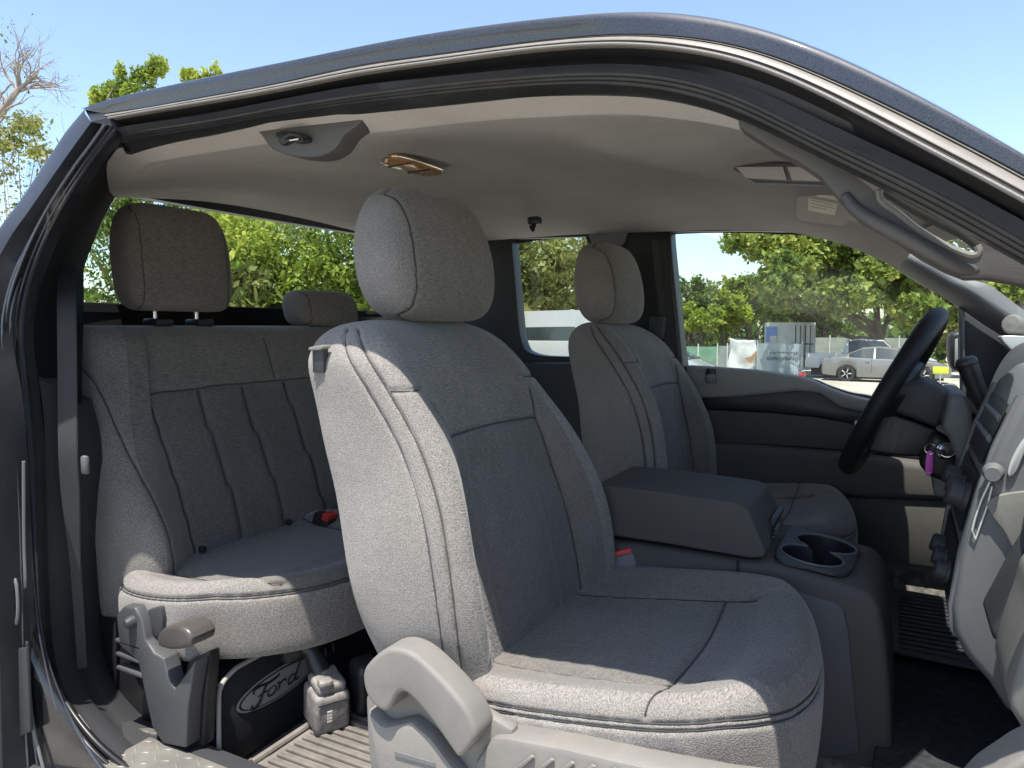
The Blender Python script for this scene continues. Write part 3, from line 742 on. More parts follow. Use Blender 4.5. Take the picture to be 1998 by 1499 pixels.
# corner piece joining rail and jamb
mb = MB()
C0 = np.array([a0[0], a1[0], a2[0]]); C1 = np.array([j0[0], j0[0]*.4+j1[0]*.6, j1[0]])
mb.grid(np.stack([C0, C0*.5+C1*.5, C1]), 0)
C0 = np.array([a2[0], a3[0]]); C1 = np.array([j1[0], j2[0]]); mb.grid(np.stack([C0, C1]), 0)
mb.add([a2[0], a2[0]+np.array([0, .03, 0]), a3[0]+np.array([0, .03, 0]), a3[0]], [(0, 1, 2, 3)])
mb.add([j1[0], a2[0], a2[0]+np.array([0, .04, 0]), j1[0]+np.array([0, .04, 0])], [(0, 1, 2, 3)])
mb.add([C0[0]+np.array([0, .03, 0]), C0[1]+np.array([0, .03, 0]), C1[1]+np.array([0, .03, 0]), C1[0]+np.array([0, .03, 0])], [(0, 1, 2, 3)])
C0 = np.array([a3[0], a4[0]]); C1 = np.array([j2[0], j3[0]]); mb.grid(np.stack([C0, C1]), 0)
mb.out('corner_cap', [M['pillar_dark']], body, angle=40)
mb = MB()
jx = a6[0]*.45+j4[0]*.55+np.array([.004, .006, -.006])
mb.grid(np.stack([np.array([a4[0], a5[0]]), np.array([a4[0], a5[0]])*.5+np.array([j3[0], j4[0]])*.5+np.array([-.006, 0, .006]), np.array([j3[0], j4[0]])]), 0)
mb.grid(np.stack([np.array([a5[0], a6[0], back6[0]]), np.array([a5[0], a6[0], back6[0]])*.5+np.array([j4[0], jx, jx+np.array([-.004, .008, 0])])*.5+np.array([-.004, 0, .004]), np.array([j4[0], jx, jx+np.array([-.004, .008, 0])])]), 0)
mb.out('corner_seal', [M['rubber']], body, angle=None)
mb = MB()
s1 = j1.copy(); s1[:, 1] += .022
mb.grid(np.stack([j1, s1, s1*.5+j2*.5+np.array([0, .02, 0]), j2]), 1)
jm = j2*.45+j3*.55; jm[:, 1] += .006
mb.grid(np.stack([j2, jm, j3]), 2)
for t, r in ((.0, .0026), (.28, .0016), (.55, .0022), (.8, .0016)):
    p = j2*(1-t)+j3*t; p[:, 1] += .006*4*t*(1-t); mb.tube(p, r, 6, 0)
for t in (.35, .7):
    p = j1*(1-t)+j2*t; p[:, 1] += .02*4*t*(1-t)+.001; mb.tube(p, .0022, 6, 0)
mb.out('door_jamb', [M['paint_jamb'], M['pillar_dark'], M['gloss_black']], body, angle=50)
mb = MB()
mb.grid(np.stack([j3, j3*.5+j4*.5+np.array([0, .012, 0]), j4]), 0)
for t, r in ((.15, .0038), (.52, .0044), (.88, .0050)):
    p = j3*(1-t)+j4*t; p[:, 1] -= .003; mb.tube(p, r, 8)
mb.out('door_seal', [M['rubber']], body, angle=60)
mb = MB()
ch = [np.array([a*(1-t)+np.array([-1.02, -.50, min(1.89, max(.9, a[2]))])*t for a in j0]) for t in (.04, .3, .65, 1)]
mb.grid(np.stack([j0]+ch), 0)
mb.out('rear_quarter_panel', [M['paint']], body, angle=None)
# stamped edges and the striker pocket in the jamb
mb = MB()
e1 = [(-0.498,-0.86,1.404),(-0.506,-0.86,1.283),(-0.51,-0.86,1.213),(-0.506,-0.86,1.191),(-0.491,-0.86,1.169),(-0.493,-0.86,1.117),(-0.513,-0.86,1.091),(-0.543,-0.86,1.063),(-0.543,-0.86,1.027),(-0.545,-0.86,0.95),(-0.542,-0.86,0.898),(-0.537,-0.86,0.822)]
e2 = [(-0.482,-0.845,1.363),(-0.492,-0.845,1.24),(-0.495,-0.845,1.165),(-0.502,-0.845,1.156),(-0.506,-0.845,1.08),(-0.499,-0.845,1.063),(-0.499,-0.845,1.005),(-0.494,-0.845,0.938),(-0.471,-0.845,0.868),(-0.453,-0.845,0.822)]
mb.tube(arc(e1, 80), .0026, 8); mb.tube(arc(e2, 80), .0026, 8)
mb.out('jamb_edge', [M['plas_mid']], body)
mb = MB(); mb.prism([(-0.543,-0.858,1.053),(-0.479,-0.858,1.07),(-0.478,-0.858,1.016),(-0.479,-0.858,0.933),(-0.543,-0.858,0.897),(-0.547,-0.858,0.948)], (0, .006, 0), .002); mb.out('jamb_plate', [M['plas_dark']], body)
mb = MB(); mb.tube(arc([(-0.525,-0.872,1.14),(-0.512,-0.872,1.13),(-0.512,-0.872,1.118),(-0.523,-0.872,1.101)], 20), .004, 10)
mb.out('striker', [M['chrome']], body)

# roof skin from rail to rail
xs = np.linspace(-.98, .60, 70)
zr = curve1([p[0] for p in E0[:14]][::1], [p[2] for p in E0[:14]], np.clip(xs, -.42, .62))
zr = zr+np.where(xs < -.42, (xs+.42)*.05, 0)
yy = np.linspace(-1, 1, 60)
P = np.zeros((70, 60, 3))
for i in range(70):
    tp = max(0, -.40-xs[i])/.58
    P[i, :, 0] = xs[i]; P[i, :, 1] = .70*yy; P[i, :, 1] += np.where(yy < 0, -yy*.30*tp, 0)
    P[i, :, 2] = zr[i]+.008+.030*(1-np.abs(yy)**2.4)
    bf = min(1, max(0, (xs[i]-.2)/.4))*(1-yy**2)
    P[i, :, 0] += .25*bf; P[i, :, 2] -= .075*bf
mb = MB(); mb.grid(P, 0)
far = np.stack([np.stack([xs, np.full(70, .70+k), zr+.008-d], 1) for k, d in ((0, 0), (.035, .006), (.06, .03), (.075, .07))])
mb.grid(far, 0)
mb.out('roof', [M['paint']], truck, angle=None)

# ------------------------------------------------------------------ headliner and its fittings
def zedge(x): return curve1([-.95, -.6, -.37, -.16, .05, .29, .45, .556, .66, .8], [1.872, 1.866, 1.868, 1.867, 1.859, 1.848, 1.828, 1.795, 1.735, 1.66], x)
xs = np.linspace(-.86, .70, 110); P = np.zeros((110, 100, 3))
yy = np.r_[np.linspace(-.690, -.632, 14), np.linspace(-.630, .70, 86)]
ze = zedge(xs); zc = curve1([-.95, -.86, -.7, -.4, 0, .3, .5, .7], [1.882, 1.886, 1.893, 1.899, 1.897, 1.892, 1.868, 1.805], xs)
for i in range(110):
    t = np.clip((yy+.690)/.058, 0, 1)
    u = np.clip(np.abs(yy)/.63, 0, 1.1)
    zf = ze[i]-.015
    main = zc[i]-(zc[i]-zf)*np.where(yy < 0, u**3.2, np.clip(np.abs(yy)/.70, 0, 1)**3*.75)
    z = np.where(yy < -.631, ze[i]+(zf-ze[i])*t, main)
    z = z+.003*np.exp(-((yy+.629)/.004)**2)              # crease where the side panel meets the liner
    z = z-.007*np.sin(xs[i]*9+yy*4)*np.clip((yy+.58)/.25, 0, 1)*np.clip((.70-yy)/.25, 0, 1)-.018*np.exp(-((xs[i]-.30-.25*(yy+.2))/.07)**2)*np.clip((yy+.55)/.3, 0, 1)*np.clip((.75-yy)/.3, 0, 1)
    bow = .10*np.clip((xs[i]-.30)/.4, 0, 1)*(1-np.clip(np.abs(yy)/.69, 0, 1)**2)
    P[i, :, 0] = xs[i]+bow; P[i, :, 1] = yy+np.where(yy < 0, -yy*.32*max(0, -.45-xs[i])/.45, 0)
    P[i, :, 2] = z
mb = MB(); mb.grid(P, 0)
mb.out('headliner', [M['headliner']], truck, angle=None)
lat = empty('door_latch', (-.05, -.67, 1.84), truck)
mb = MB()
o = arc([(-0.163,-0.672,1.873),(-0.14,-0.672,1.858),(-0.12,-0.672,1.836),(-0.087,-0.672,1.822),(-0.046,-0.672,1.814),(-0.019,-0.672,1.814),(0.005,-0.672,1.822),(0.021,-0.672,1.838),(0.047,-0.672,1.85),(0.045,-0.672,1.86),(-0.046,-0.672,1.868),(-0.127,-0.672,1.87)], 50)
mb.prism([tuple(p) for p in o], (0, .035, 0), .007, seg=3)
mb.out('latch_cover', [M['plas_trim']], lat, angle=60)
mb = MB()
mb.prism([tuple(p) for p in arc([(-0.105,-0.68,1.852),(-0.094,-0.68,1.855),(-0.064,-0.68,1.851),(-0.041,-0.68,1.841),(-0.038,-0.68,1.834),(-0.059,-0.68,1.834),(-0.074,-0.68,1.838),(-0.091,-0.68,1.834),(-0.099,-0.68,1.845)], 24)], (0, .02, 0), .003)
mb.tube(arc([(-0.079,-0.684,1.843),(-0.065,-0.684,1.846),(-0.047,-0.684,1.841),(-0.04,-0.684,1.836)], 12), .004, 8)
mb.out('latch_striker', [M['plas_black']], lat)
mb = MB(); mb.tube([(-0.063,-0.69,1.836),(-0.046,-0.69,1.836)], .0022, 8)
mb.out('latch_pin', [M['chrome']], lat)
dome = empty('dome_lamp', (-.15, -.28, 1.88), truck)
o = [(-.168, -.335), (-.145, -.355), (-.122, -.34), (-.118, -.23), (-.128, -.195), (-.155, -.185), (-.182, -.20), (-.186, -.315)]
oo = cr([(x, y, 1.894) for x, y in o], 48, True)
mb = MB(); mb.prism([tuple(p) for p in oo], (0, 0, -.010), .004, seg=3); mb.out('lamp_lens', [M['amber']], dome, angle=60)
mb = MB()
for y in (-.315, -.25): mb.tube([(-.12, y, 1.8838), (-.185, y+.012, 1.8838)], .002, 6)
mb.tube([tuple(p-np.array([0, 0, .006])) for p in oo], .002, 6, closed=True)
mb.out('lamp_rim', [M['chrome']], dome)
mb = MB(); c = Vector((-0.194,0.362,1.868))
mb.box(c+Vector((0, 0, -.004)), (.035, .028, .022), None, .006); mb.tube([c+Vector((0, 0, -.012)), c+Vector((.0, -.012, -.030)), c+Vector((0, -.022, -.022))], .006, 8)
mb.out('coat_hook', [M['plas_black']], truck)
vis = empty('sun_visor', (.50, .1, 1.83), truck)
mb = MB()
mb.prism([(0.406,-0.02,1.882),(0.456,-0.02,1.846),(0.624,-0.02,1.824),(0.606,-0.02,1.867),(0.483,-0.02,1.88)], (0, .03, 0), .01)
mb.out('overhead_tray', [M['plas_mid']], vis)
mb = MB(); mb.box((.0, 0, 0), (.001, .001, .001)); 
mb = MB()
mb.prism([(0.424,-0.024,1.875),(0.443,-0.024,1.852),(0.517,-0.024,1.841),(0.509,-0.024,1.867)], (0, -.004, 0), .0015)
mb.prism([(0.516,-0.024,1.866),(0.526,-0.024,1.84),(0.608,-0.024,1.83),(0.6,-0.024,1.858)], (0, -.004, 0), .0015)
mb.out('tray_lid', [M['headliner']], vis)
mb = MB()
o = arc([(0.493,0.3,1.888),(0.493,0.3,1.817),(0.514,0.3,1.805),(0.586,0.3,1.793),(0.601,0.3,1.802),(0.646,0.3,1.798),(0.634,0.3,1.876)], 40)
mb.prism([tuple(p) for p in o], (0, .022, 0), .007, seg=3)
mb.out('visor_flap', [M['headliner']], vis, angle=60)
for q in ([(0.518,0.298,1.859),(0.578,0.299,1.841),(0.574,0.298,1.816),(0.518,0.298,1.831)], [(0.535,0.298,1.887),(0.583,0.298,1.876),(0.581,0.298,1.847),(0.535,0.298,1.86)]):
    mb = MB(); mb.prism(q, (0, -.0012, 0)); mb.out('warning_label', [M['paper']], vis)
mb = MB()
lab = [(0.524,0.296,1.853),(0.572,0.296,1.838),(0.524,0.296,1.846),(0.573,0.296,1.831),(0.524,0.296,1.839),(0.556,0.296,1.83)]
for a, b in zip(lab[::2], lab[1::2]): mb.tube([a, b], .0005, 4)
mb.out('label_print', [M['plas_mid']], vis)

# ------------------------------------------------------------------ plates with window holes
def plate(name, outer, holes, off, mat, parent, bev=0.0, angle=40):
    bm = bmesh.new(); ed = []
    for lp in [outer]+list(holes):
        vs = [bm.verts.new(Vector(p)) for p in lp]
        ed += [bm.edges.new((vs[i], vs[(i+1) % len(vs)])) for i in range(len(vs))]
    bmesh.ops.triangle_fill(bm, edges=ed, use_beauty=True, use_dissolve=False)
    g = bmesh.ops.extrude_face_region(bm, geom=list(bm.faces))
    bmesh.ops.translate(bm, verts=[v for v in g['geom'] if isinstance(v, bmesh.types.BMVert)], vec=Vector(off))
    bmesh.ops.recalc_face_normals(bm, faces=bm.faces)
    if bev:
        e2 = [e for e in bm.edges if len(e.link_faces) == 2 and e.link_faces[0].normal.angle(e.link_faces[1].normal, 0) > .9]
        bmesh.ops.bevel(bm, geom=e2, offset=bev, segments=3, affect='EDGES', profile=.5, clamp_overlap=True)
    return MB().bm(bm).out(name, mat, parent, angle=angle)
def rl(P, n=60): return [tuple(p) for p in cr(P, n, True)]
# near windscreen-pillar trim with its grab handle (slot right through)
tr_o = [(0.557,-0.688,1.793),(0.56,-0.688,1.777),(0.59,-0.688,1.754),(0.62,-0.688,1.735),(0.64,-0.688,1.719),(0.65,-0.688,1.705),(0.663,-0.688,1.689),(0.676,-0.688,1.675),(0.693,-0.688,1.664),(0.714,-0.688,1.649),(0.732,-0.688,1.635),(0.751,-0.688,1.623),(0.768,-0.688,1.615),(0.784,-0.688,1.615),(0.813,-0.688,1.608),(0.869,-0.688,1.57),(0.868,-0.688,1.598),(0.811,-0.688,1.635),(0.772,-0.688,1.661),(0.725,-0.688,1.693),(0.662,-0.688,1.733),(0.61,-0.688,1.766)]
sl = cr([(0.692,-0.688,1.699),(0.695,-0.688,1.691),(0.709,-0.688,1.679),(0.726,-0.688,1.664),(0.747,-0.688,1.649),(0.765,-0.688,1.638),(0.773,-0.688,1.637),(0.776,-0.688,1.64),(0.774,-0.688,1.645),(0.762,-0.688,1.656),(0.746,-0.688,1.666),(0.727,-0.688,1.678),(0.714,-0.688,1.687),(0.699,-0.688,1.698)], 48, True)
plate('pillar_trim', tr_o, [[tuple(p) for p in sl]], (0, .040, 0), [M['plas_trim']], truck, .004)
mb = MB()
hb = arc([(0.663,-0.686,1.7),(0.672,-0.69,1.686),(0.686,-0.695,1.674),(0.704,-0.698,1.662),(0.724,-0.698,1.649),(0.745,-0.696,1.635),(0.762,-0.69,1.625),(0.776,-0.684,1.622)], 60)
rr_ = .0048+.0028*np.sin(np.linspace(0, math.pi, 60))**.6
mb.tube(hb, rr_, 16)
mb.out('grab_handle', [M['plas_trim']], truck, angle=None)
mb = MB(); mb.tube(arc([(0.693,-0.687,1.701),(0.695,-0.687,1.691),(0.71,-0.687,1.678),(0.726,-0.687,1.663),(0.747,-0.687,1.648),(0.765,-0.687,1.638),(0.773,-0.687,1.636),(0.777,-0.687,1.639),(0.775,-0.687,1.645)], 50), .0034, 8); mb.out('slot_lit_edge', [M['plas_light']], truck)  # pale tube paints in the sunlit lower edge of the slot

# near rear pillar: black trim from the seal to the rear window, dark lower quarter trim
mb = MB()
A = J4[:9]
B = [(-0.74,-0.476,1.915),(-0.8,-0.437,1.904),(-0.82,-0.426,1.895),(-0.84,-0.436,1.855),(-0.86,-0.452,1.807),(-0.88,-0.465,1.751),(-0.9,-0.473,1.7),(-0.86,-0.501,1.642),(-0.72,-0.592,1.585),(-0.66,-0.635,1.511),(-0.63,-0.659,1.417)]
ga, gb = arc(A, 60), arc(B, 60)
rows = [ga*(1-t)+gb*t for t in np.linspace(0, 1, 14)]
for k, t in enumerate(np.linspace(0, 1, 14)): rows[k] = rows[k]+np.array([.0, -.012, .0])*math.sin(math.pi*t)
mb.grid(np.stack(rows), 0)
mb.out('rear_pillar_trim', [M['trim_black']], truck, angle=None)
mb = MB()
A = [(-0.561,-0.772,1.482),(-0.552,-0.772,1.406),(-0.559,-0.772,1.257),(-0.567,-0.772,1.122),(-0.562,-0.772,1.013),(-0.527,-0.772,0.947),(-0.454,-0.772,0.895),(-0.362,-0.772,0.866),(-0.254,-0.772,0.851)]
Bm = [(-0.573,-0.735,1.47),(-0.564,-0.735,1.383),(-0.569,-0.735,1.247),(-0.574,-0.735,1.109),(-0.57,-0.735,0.997),(-0.542,-0.735,0.938),(-0.479,-0.735,0.897),(-0.412,-0.735,0.87),(-0.315,-0.735,0.844)]
B = [(-0.614,-0.685,1.425),(-0.594,-0.685,1.365),(-0.591,-0.685,1.233),(-0.596,-0.685,1.089),(-0.584,-0.69,0.966),(-0.553,-0.695,0.908),(-0.5,-0.7,0.875),(-0.453,-0.7,0.857),(-0.355,-0.7,0.84)]
ga, gm, gb = arc(A, 60), arc(Bm, 60), arc(B, 60); gi = gb+np.array([-.02, .05, 0]); gj = gb+np.array([-.16, .07, 0])
G = np.stack([ga, ga*.5+gm*.5+np.array([0, -.006, 0]), gm, gm*.5+gb*.5+np.array([0, -.008, 0]), gb, gi, gj])
mb.grid(G, 0)
cap = np.stack([G[:, 0], G[:, 0]+np.array([-.05, .03, .012]), G[:, 0]+np.array([-.16, .10, .02])])
mb.grid(cap, 0)
mb.out('quarter_trim', [M['plas_dark']], truck, angle=None)
# the rear seat belt hanging in front of the pillar
mb = MB()
p0 = [(-0.724,-0.6,1.69),(-0.637,-0.655,1.65),(-0.566,-0.7,1.605),(-0.546,-0.715,1.516),(-0.533,-0.728,1.385),(-0.534,-0.728,1.335),(-0.541,-0.722,1.248),(-0.549,-0.715,1.153),(-0.554,-0.71,1.057),(-0.56,-0.705,0.968)]
a = arc(p0, 40); a = a+np.array([.012, -.025, 0]); w = np.array([.0072, .0112, 0])
wk = np.interp(np.arange(40), [0, 24, 30, 39], [1, 1, .55, .5])[:, None]
mb.grid(np.stack([a-w*wk, a, a+w*wk]), 0); mb.grid(np.stack([a+w*wk+np.array([0, .002, 0]), a-w*wk+np.array([0, .002, 0])]), 0)
sb = mb.out('seat_belt', [M['belt']], truck, angle=None)
mb = MB(); mb.box((-0.504,-0.735,1.337), (.014, .010, .032), None, .004); mb.out('belt_tongue', [M['plas_mid']], sb)

# ------------------------------------------------------------------ back of the cab
rw = empty('rear_window', (-.9, 0, 1.72), truck)
def rear_pt(y, z): return (-.955+.10*(z-1.60)/.27-.035*(1-(y/.7)**2), y, z)
def loop(y0, y1, z0, z1, r, n=8):
    o = []
    for cx, cz, a0 in ((y1-r, z1-r, 0), (y0+r, z1-r, 90), (y0+r, z0+r, 180), (y1-r, z0+r, 270)):
        for k in range(n+1):
            t = rad(a0+90*k/n); o.append((cx+r*math.cos(t), cz+r*math.sin(t)))
    return o
def subdiv(o, k=6):
    r = []
    for i in range(len(o)):
        a, b = o[i], o[(i+1) % len(o)]
        m = max(1, int(math.hypot(a[0]-b[0], a[1]-b[1])/.05))
        r += [(a[0]+(b[0]-a[0])*t/m, a[1]+(b[1]-a[1])*t/m) for t in range(m)]
    return r
inner = subdiv(loop(-.545, .70, 1.607, 1.877, .04)); outer = [(max(-.555, y*1.33), 1.735+(z-1.735)*(1.6 if z < 1.735 else 1.25)) for y, z in inner]
lip = [(y*1.0, z) for y, z in inner]
def ringgrid(loops):
    return np.array([[rear_pt(y, z) for y, z in lp] for lp in loops])
nl = len(inner)
G = ringgrid([outer, inner]); G2 = ringgrid([inner, inner]); G2[1, :, 0] -= .03
mb = MB(); mb.grid(G, 0, cv=True); mb.grid(G2, 0, cv=True)
mb.out('window_surround', [M['plas_black']], rw, angle=40)
ys = np.linspace(-.60, .74, 20); zs = np.linspace(1.57, 1.91, 8)
Pg = np.array([[np.array(rear_pt(y, z))+np.array([-.02, 0, 0]) for y in ys] for z in zs])
mb = MB(); mb.grid(Pg, 0); mb.out('pane', [M['glass']], rw, angle=None)
mb = MB(); mb.box((-1.0, 0, 1.2), (.03, 1.50, .86), None, .005); mb.out('cab_back_wall', [M['trim_black']], truck)
# black plastic shelf behind the bench
mb = MB(); mb.box((-.86, 0, 1.545), (.24, 1.36, .03), None, .01); mb.out('parcel_ledge', [M['trim_black']], truck)

# ------------------------------------------------------------------ far side of the cab
fs = empty('far_body_side', (0, .8, 1.3), truck)
YF = .79
wq = rl([(-0.466,0.79,1.851),(-0.464,0.79,1.875),(-0.443,0.79,1.882),(-0.334,0.79,1.878),(-0.232,0.79,1.875),(-0.205,0.79,1.864),(-0.187,0.79,1.836),(-0.16,0.79,1.769),(-0.146,0.79,1.636),(-0.141,0.79,1.502),(-0.202,0.79,1.478),(-0.333,0.79,1.475),(-0.395,0.79,1.485),(-0.422,0.79,1.506),(-0.438,0.79,1.569),(-0.452,0.79,1.71)], 80)
mb = MB()
plate('quarter_panel', [(-0.83,0.79,1.981),(-0.096,0.79,1.913),(-0.046,0.79,1.7),(-0.026,0.79,1.471),(0.063,0.79,1.147),(0.12,0.79,0.739),(-0.49,0.79,0.635),(-0.748,0.79,1.077),(-0.812,0.79,1.569)], [wq], (0, -.05, 0), [M['plas_black']], fs, .006)
plate('center_pillar', [(-0.173,0.775,1.88),(0.082,0.775,1.869),(0.093,0.775,1.758),(0.116,0.775,1.569),(0.14,0.775,1.348),(0.157,0.775,1.221),(0.161,0.775,0.996),(0.037,0.775,0.981),(0.002,0.775,1.276),(-0.038,0.775,1.471),(-0.066,0.775,1.699),(-0.128,0.775,1.832)], [], (0, -.055, 0), [M['plas_black']], fs, .008)
mb = MB(); mb.prism([(-0.41,0.79,1.454),(-0.13,0.79,1.46),(-0.053,0.79,0.967),(-0.291,0.79,0.939)], (0, -.09, 0), .015); mb.out('quarter_trim', [M['plas_dark']], fs)
mb = MB(); mb.prism([(-0.177,0.72,1.869),(-0.041,0.72,1.869),(-0.054,0.72,1.832),(-0.074,0.72,1.805),(-0.124,0.72,1.804),(-0.159,0.72,1.831)], (0, -.02, 0), .006)
mb.out('belt_guide', [M['plas_mid']], fs)
mb = MB()
for q in ([(0.042,0.705,1.832),(0.056,0.7,1.723),(0.082,0.69,1.569),(0.093,0.69,1.492)], [(0.061,0.715,1.832),(0.078,0.71,1.693),(0.099,0.7,1.538),(0.107,0.7,1.446)]):
    a = arc(q, 20); w = np.array([.011, 0, 0]); mb.grid(np.stack([a-w, a+w]), 0)
mb.out('seat_belt', [M['belt']], fs)
mb = MB(); mb.box((0.059,0.69,1.569), (.05, .03, .075), None, .01); mb.out('belt_adjuster', [M['plas_dark']], fs)
mb = MB(); mb.grid(np.array([[(-.62, .765, 1.45), (-.08, .765, 1.45)], [(-.62, .765, 1.90), (-.08, .765, 1.90)]]) + np.array([0, .035, 0]), 0)
mb.out('quarter_window', [M['glass']], fs)
mb = MB()
mb.prism([(-0.616,0.76,1.887),(-0.474,0.76,1.89),(-0.247,0.76,1.883),(0.044,0.76,1.879),(0.29,0.76,1.864),(0.445,0.76,1.851),(0.539,0.76,1.835),(0.617,0.76,1.806),(0.63,0.76,1.775),(0.553,0.76,1.809),(0.445,0.76,1.837),(0.29,0.76,1.85),(0.092,0.76,1.859),(-0.071,0.76,1.856),(-0.474,0.76,1.869),(-0.617,0.76,1.862)], (0, -.03, 0), .003)
mb.out('header_trim', [M['plas_black']], fs)

# ------------------------------------------------------------------ driver's door
dd = empty('driver_door', (.5, .8, 1.2), truck)
wd = rl([(0.074,0.82,1.842),(0.079,0.82,1.865),(0.101,0.82,1.869),(0.279,0.82,1.861),(0.438,0.82,1.848),(0.534,0.82,1.827),(0.615,0.82,1.785),(0.731,0.82,1.702),(0.837,0.82,1.627),(0.846,0.82,1.597),(0.851,0.82,1.487),(0.854,0.82,1.388),(0.841,0.82,1.362),(0.744,0.82,1.355),(0.641,0.82,1.379),(0.588,0.82,1.387),(0.534,0.82,1.404),(0.478,0.82,1.424),(0.333,0.82,1.443),(0.211,0.82,1.449),(0.132,0.82,1.452),(0.12,0.82,1.463),(0.095,0.82,1.665)], 140)
plate('door_frame', [(0.042,0.82,1.907),(0.437,0.82,1.881),(0.626,0.82,1.833),(0.876,0.82,1.664),(0.981,0.82,1.569),(1.064,0.82,1.413),(1.089,0.82,0.88),(0.137,0.82,0.715),(0.118,0.82,1.31)], [wd], (0, -.03, 0), [M['plas_black']], dd, .003)
mb = MB()
mb.grid(np.array([[(0.038,0.835,1.893),(0.936,0.835,1.623)],[(0.099,0.835,1.258),(0.949,0.835,1.311)]]), 0)
mb.out('window_pane', [M['glass']], dd)
mb = MB()
up = [(0.127,0.795,1.455),(0.217,0.795,1.452),(0.337,0.795,1.446),(0.453,0.795,1.431),(0.494,0.795,1.42),(0.536,0.795,1.401),(0.583,0.795,1.384),(0.642,0.795,1.372),(0.744,0.795,1.351),(0.745,0.795,1.315),(0.644,0.795,1.332),(0.565,0.795,1.347),(0.509,0.795,1.385),(0.454,0.795,1.388),(0.368,0.795,1.375),(0.265,0.795,1.361),(0.14,0.795,1.353)]
mb.prism(up, (0, -.05, 0), .012, seg=4); mb.out('upper_pad', [M['plas_pad']], dd, angle=60)
mb = MB()
mb.prism([(0.139,0.785,1.357),(0.267,0.785,1.365),(0.37,0.785,1.379),(0.455,0.785,1.391),(0.51,0.785,1.389),(0.565,0.785,1.35),(0.644,0.785,1.333),(0.758,0.785,1.314),(0.759,0.785,1.283),(0.593,0.785,1.304),(0.512,0.785,1.317),(0.371,0.785,1.324),(0.146,0.785,1.322)], (0, -.03, 0), .006)
mb.out('pull_recess', [M['plas_black']], dd)
mb = MB(); mb.prism([(0.149,0.775,1.321),(0.373,0.775,1.322),(0.513,0.775,1.315),(0.6,0.775,1.303),(0.771,0.775,1.282),(0.773,0.775,1.217),(0.583,0.775,1.229),(0.375,0.775,1.228),(0.16,0.775,1.225)], (0, -.03, 0), .006)
mb.out('door_insert', [M['plas_con']], dd)
mb = MB(); mb.prism([(0.157,0.775,1.228),(0.375,0.775,1.228),(0.583,0.775,1.226),(0.845,0.775,1.213),(0.866,0.775,1.124),(0.652,0.775,1.11),(0.407,0.775,1.102),(0.197,0.775,1.097)], (0, -.085, 0), .02, seg=4)
mb.out('armrest', [M['plas_con']], dd, angle=60)
mb = MB(); mb.prism([(0.195,0.785,1.103),(0.573,0.785,1.11),(0.861,0.785,1.124),(0.877,0.785,0.869),(0.202,0.785,0.754)], (0, -.025, 0), .006)
mb.out('lower_panel', [M['plas_con']], dd)
mb = MB(); mb.prism([(0.577,0.76,1.105),(0.857,0.76,1.126),(0.857,0.76,0.937),(0.671,0.76,0.937),(0.585,0.76,0.991)], (0, -.06, 0), .01); mb.out('map_pocket', [M['plas_con']], dd)
mb = MB(); mb.box((0.209,0.742,1.428), (.030, .014, .042), None, .006); mb.out('lock_recess', [M['plas_black']], dd)
mb = MB(); mb.lathe((0.211,0.735,1.413), [(.016, -.004), (.016, .01), (.012, .016), (0, .018)], (0, -.35, .93), 20); mb.out('lock_button', [M['plas_light']], dd)
mb = MB(); mb.box((0.611,0.74,1.304), (.012, .01, .022), None, .003); mb.out('inner_handle', [M['silver']], dd)
mb = MB(); mb.prism([(0.851,0.79,1.615),(0.949,0.79,1.543),(1.027,0.79,1.44),(1.034,0.79,1.283),(0.868,0.79,1.353)], (0, -.03, 0), .005); mb.out('sail_panel', [M['plas_dark']], dd)
mb = MB(); mb.prism([(0.839,0.765,1.623),(0.853,0.765,1.613),(0.866,0.765,1.369),(0.853,0.765,1.368)], (0, -.02, 0), .003); mb.prism([(0.847,0.735,1.601),(0.852,0.735,1.598),(0.859,0.735,1.464),(0.855,0.735,1.464)], (0, -.006, 0), .001)
mb.out('window_channel', [M['plas_mid']], dd)
mb = MB(); mb.prism(rl([(0.832,1.02,1.539),(0.846,1.02,1.557),(0.882,1.02,1.557),(0.896,1.02,1.525),(0.896,1.02,1.458),(0.88,1.02,1.438),(0.845,1.02,1.447),(0.834,1.02,1.479)], 30), (0, .11, 0), .015, seg=3); mb.out('mirror_housing', [M['plas_black']], dd)
mb = MB(); mb.prism([(0.848,1.016,1.536),(0.855,1.016,1.539),(0.859,1.016,1.456),(0.85,1.016,1.459)], (0, -.004, 0), .001); mb.out('mirror_glass', [M['silver']], dd)

# far windscreen pillar, tweeter grille, dash pod
mb = MB()
T1 = [(0.556,0.7,1.828),(0.631,0.7,1.815),(0.733,0.7,1.765),(0.798,0.7,1.731),(0.853,0.7,1.694),(0.903,0.7,1.673),(0.974,0.7,1.613),(1.082,0.7,1.521)]
T2 = [(0.553,0.755,1.809),(0.618,0.755,1.775),(0.706,0.755,1.717),(0.774,0.755,1.669),(0.842,0.755,1.62),(0.897,0.755,1.577),(0.943,0.755,1.543),(1.031,0.755,1.47)]
t1, t2 = arc(T1, 60), arc(T2, 60)
mb.grid(np.stack([t1*(1-t)+t2*t+np.array([-.02, -.035, .01])*math.sin(math.pi*t) for t in np.linspace(0, 1, 14)]), 0)
pt = mb.out('far_pillar_trim', [M['plas_mid']], truck, angle=None)
pt.name = 'pillar_trim'
mb = MB(); c = (0.949,0.655,1.577); mb.lathe(c, [(.0, .016), (.019, .014), (.024, .006), (.024, -.03)], (-.45, -.85, .2), 28); mb.out('pillar_tweeter', [M['plas_light']], truck)
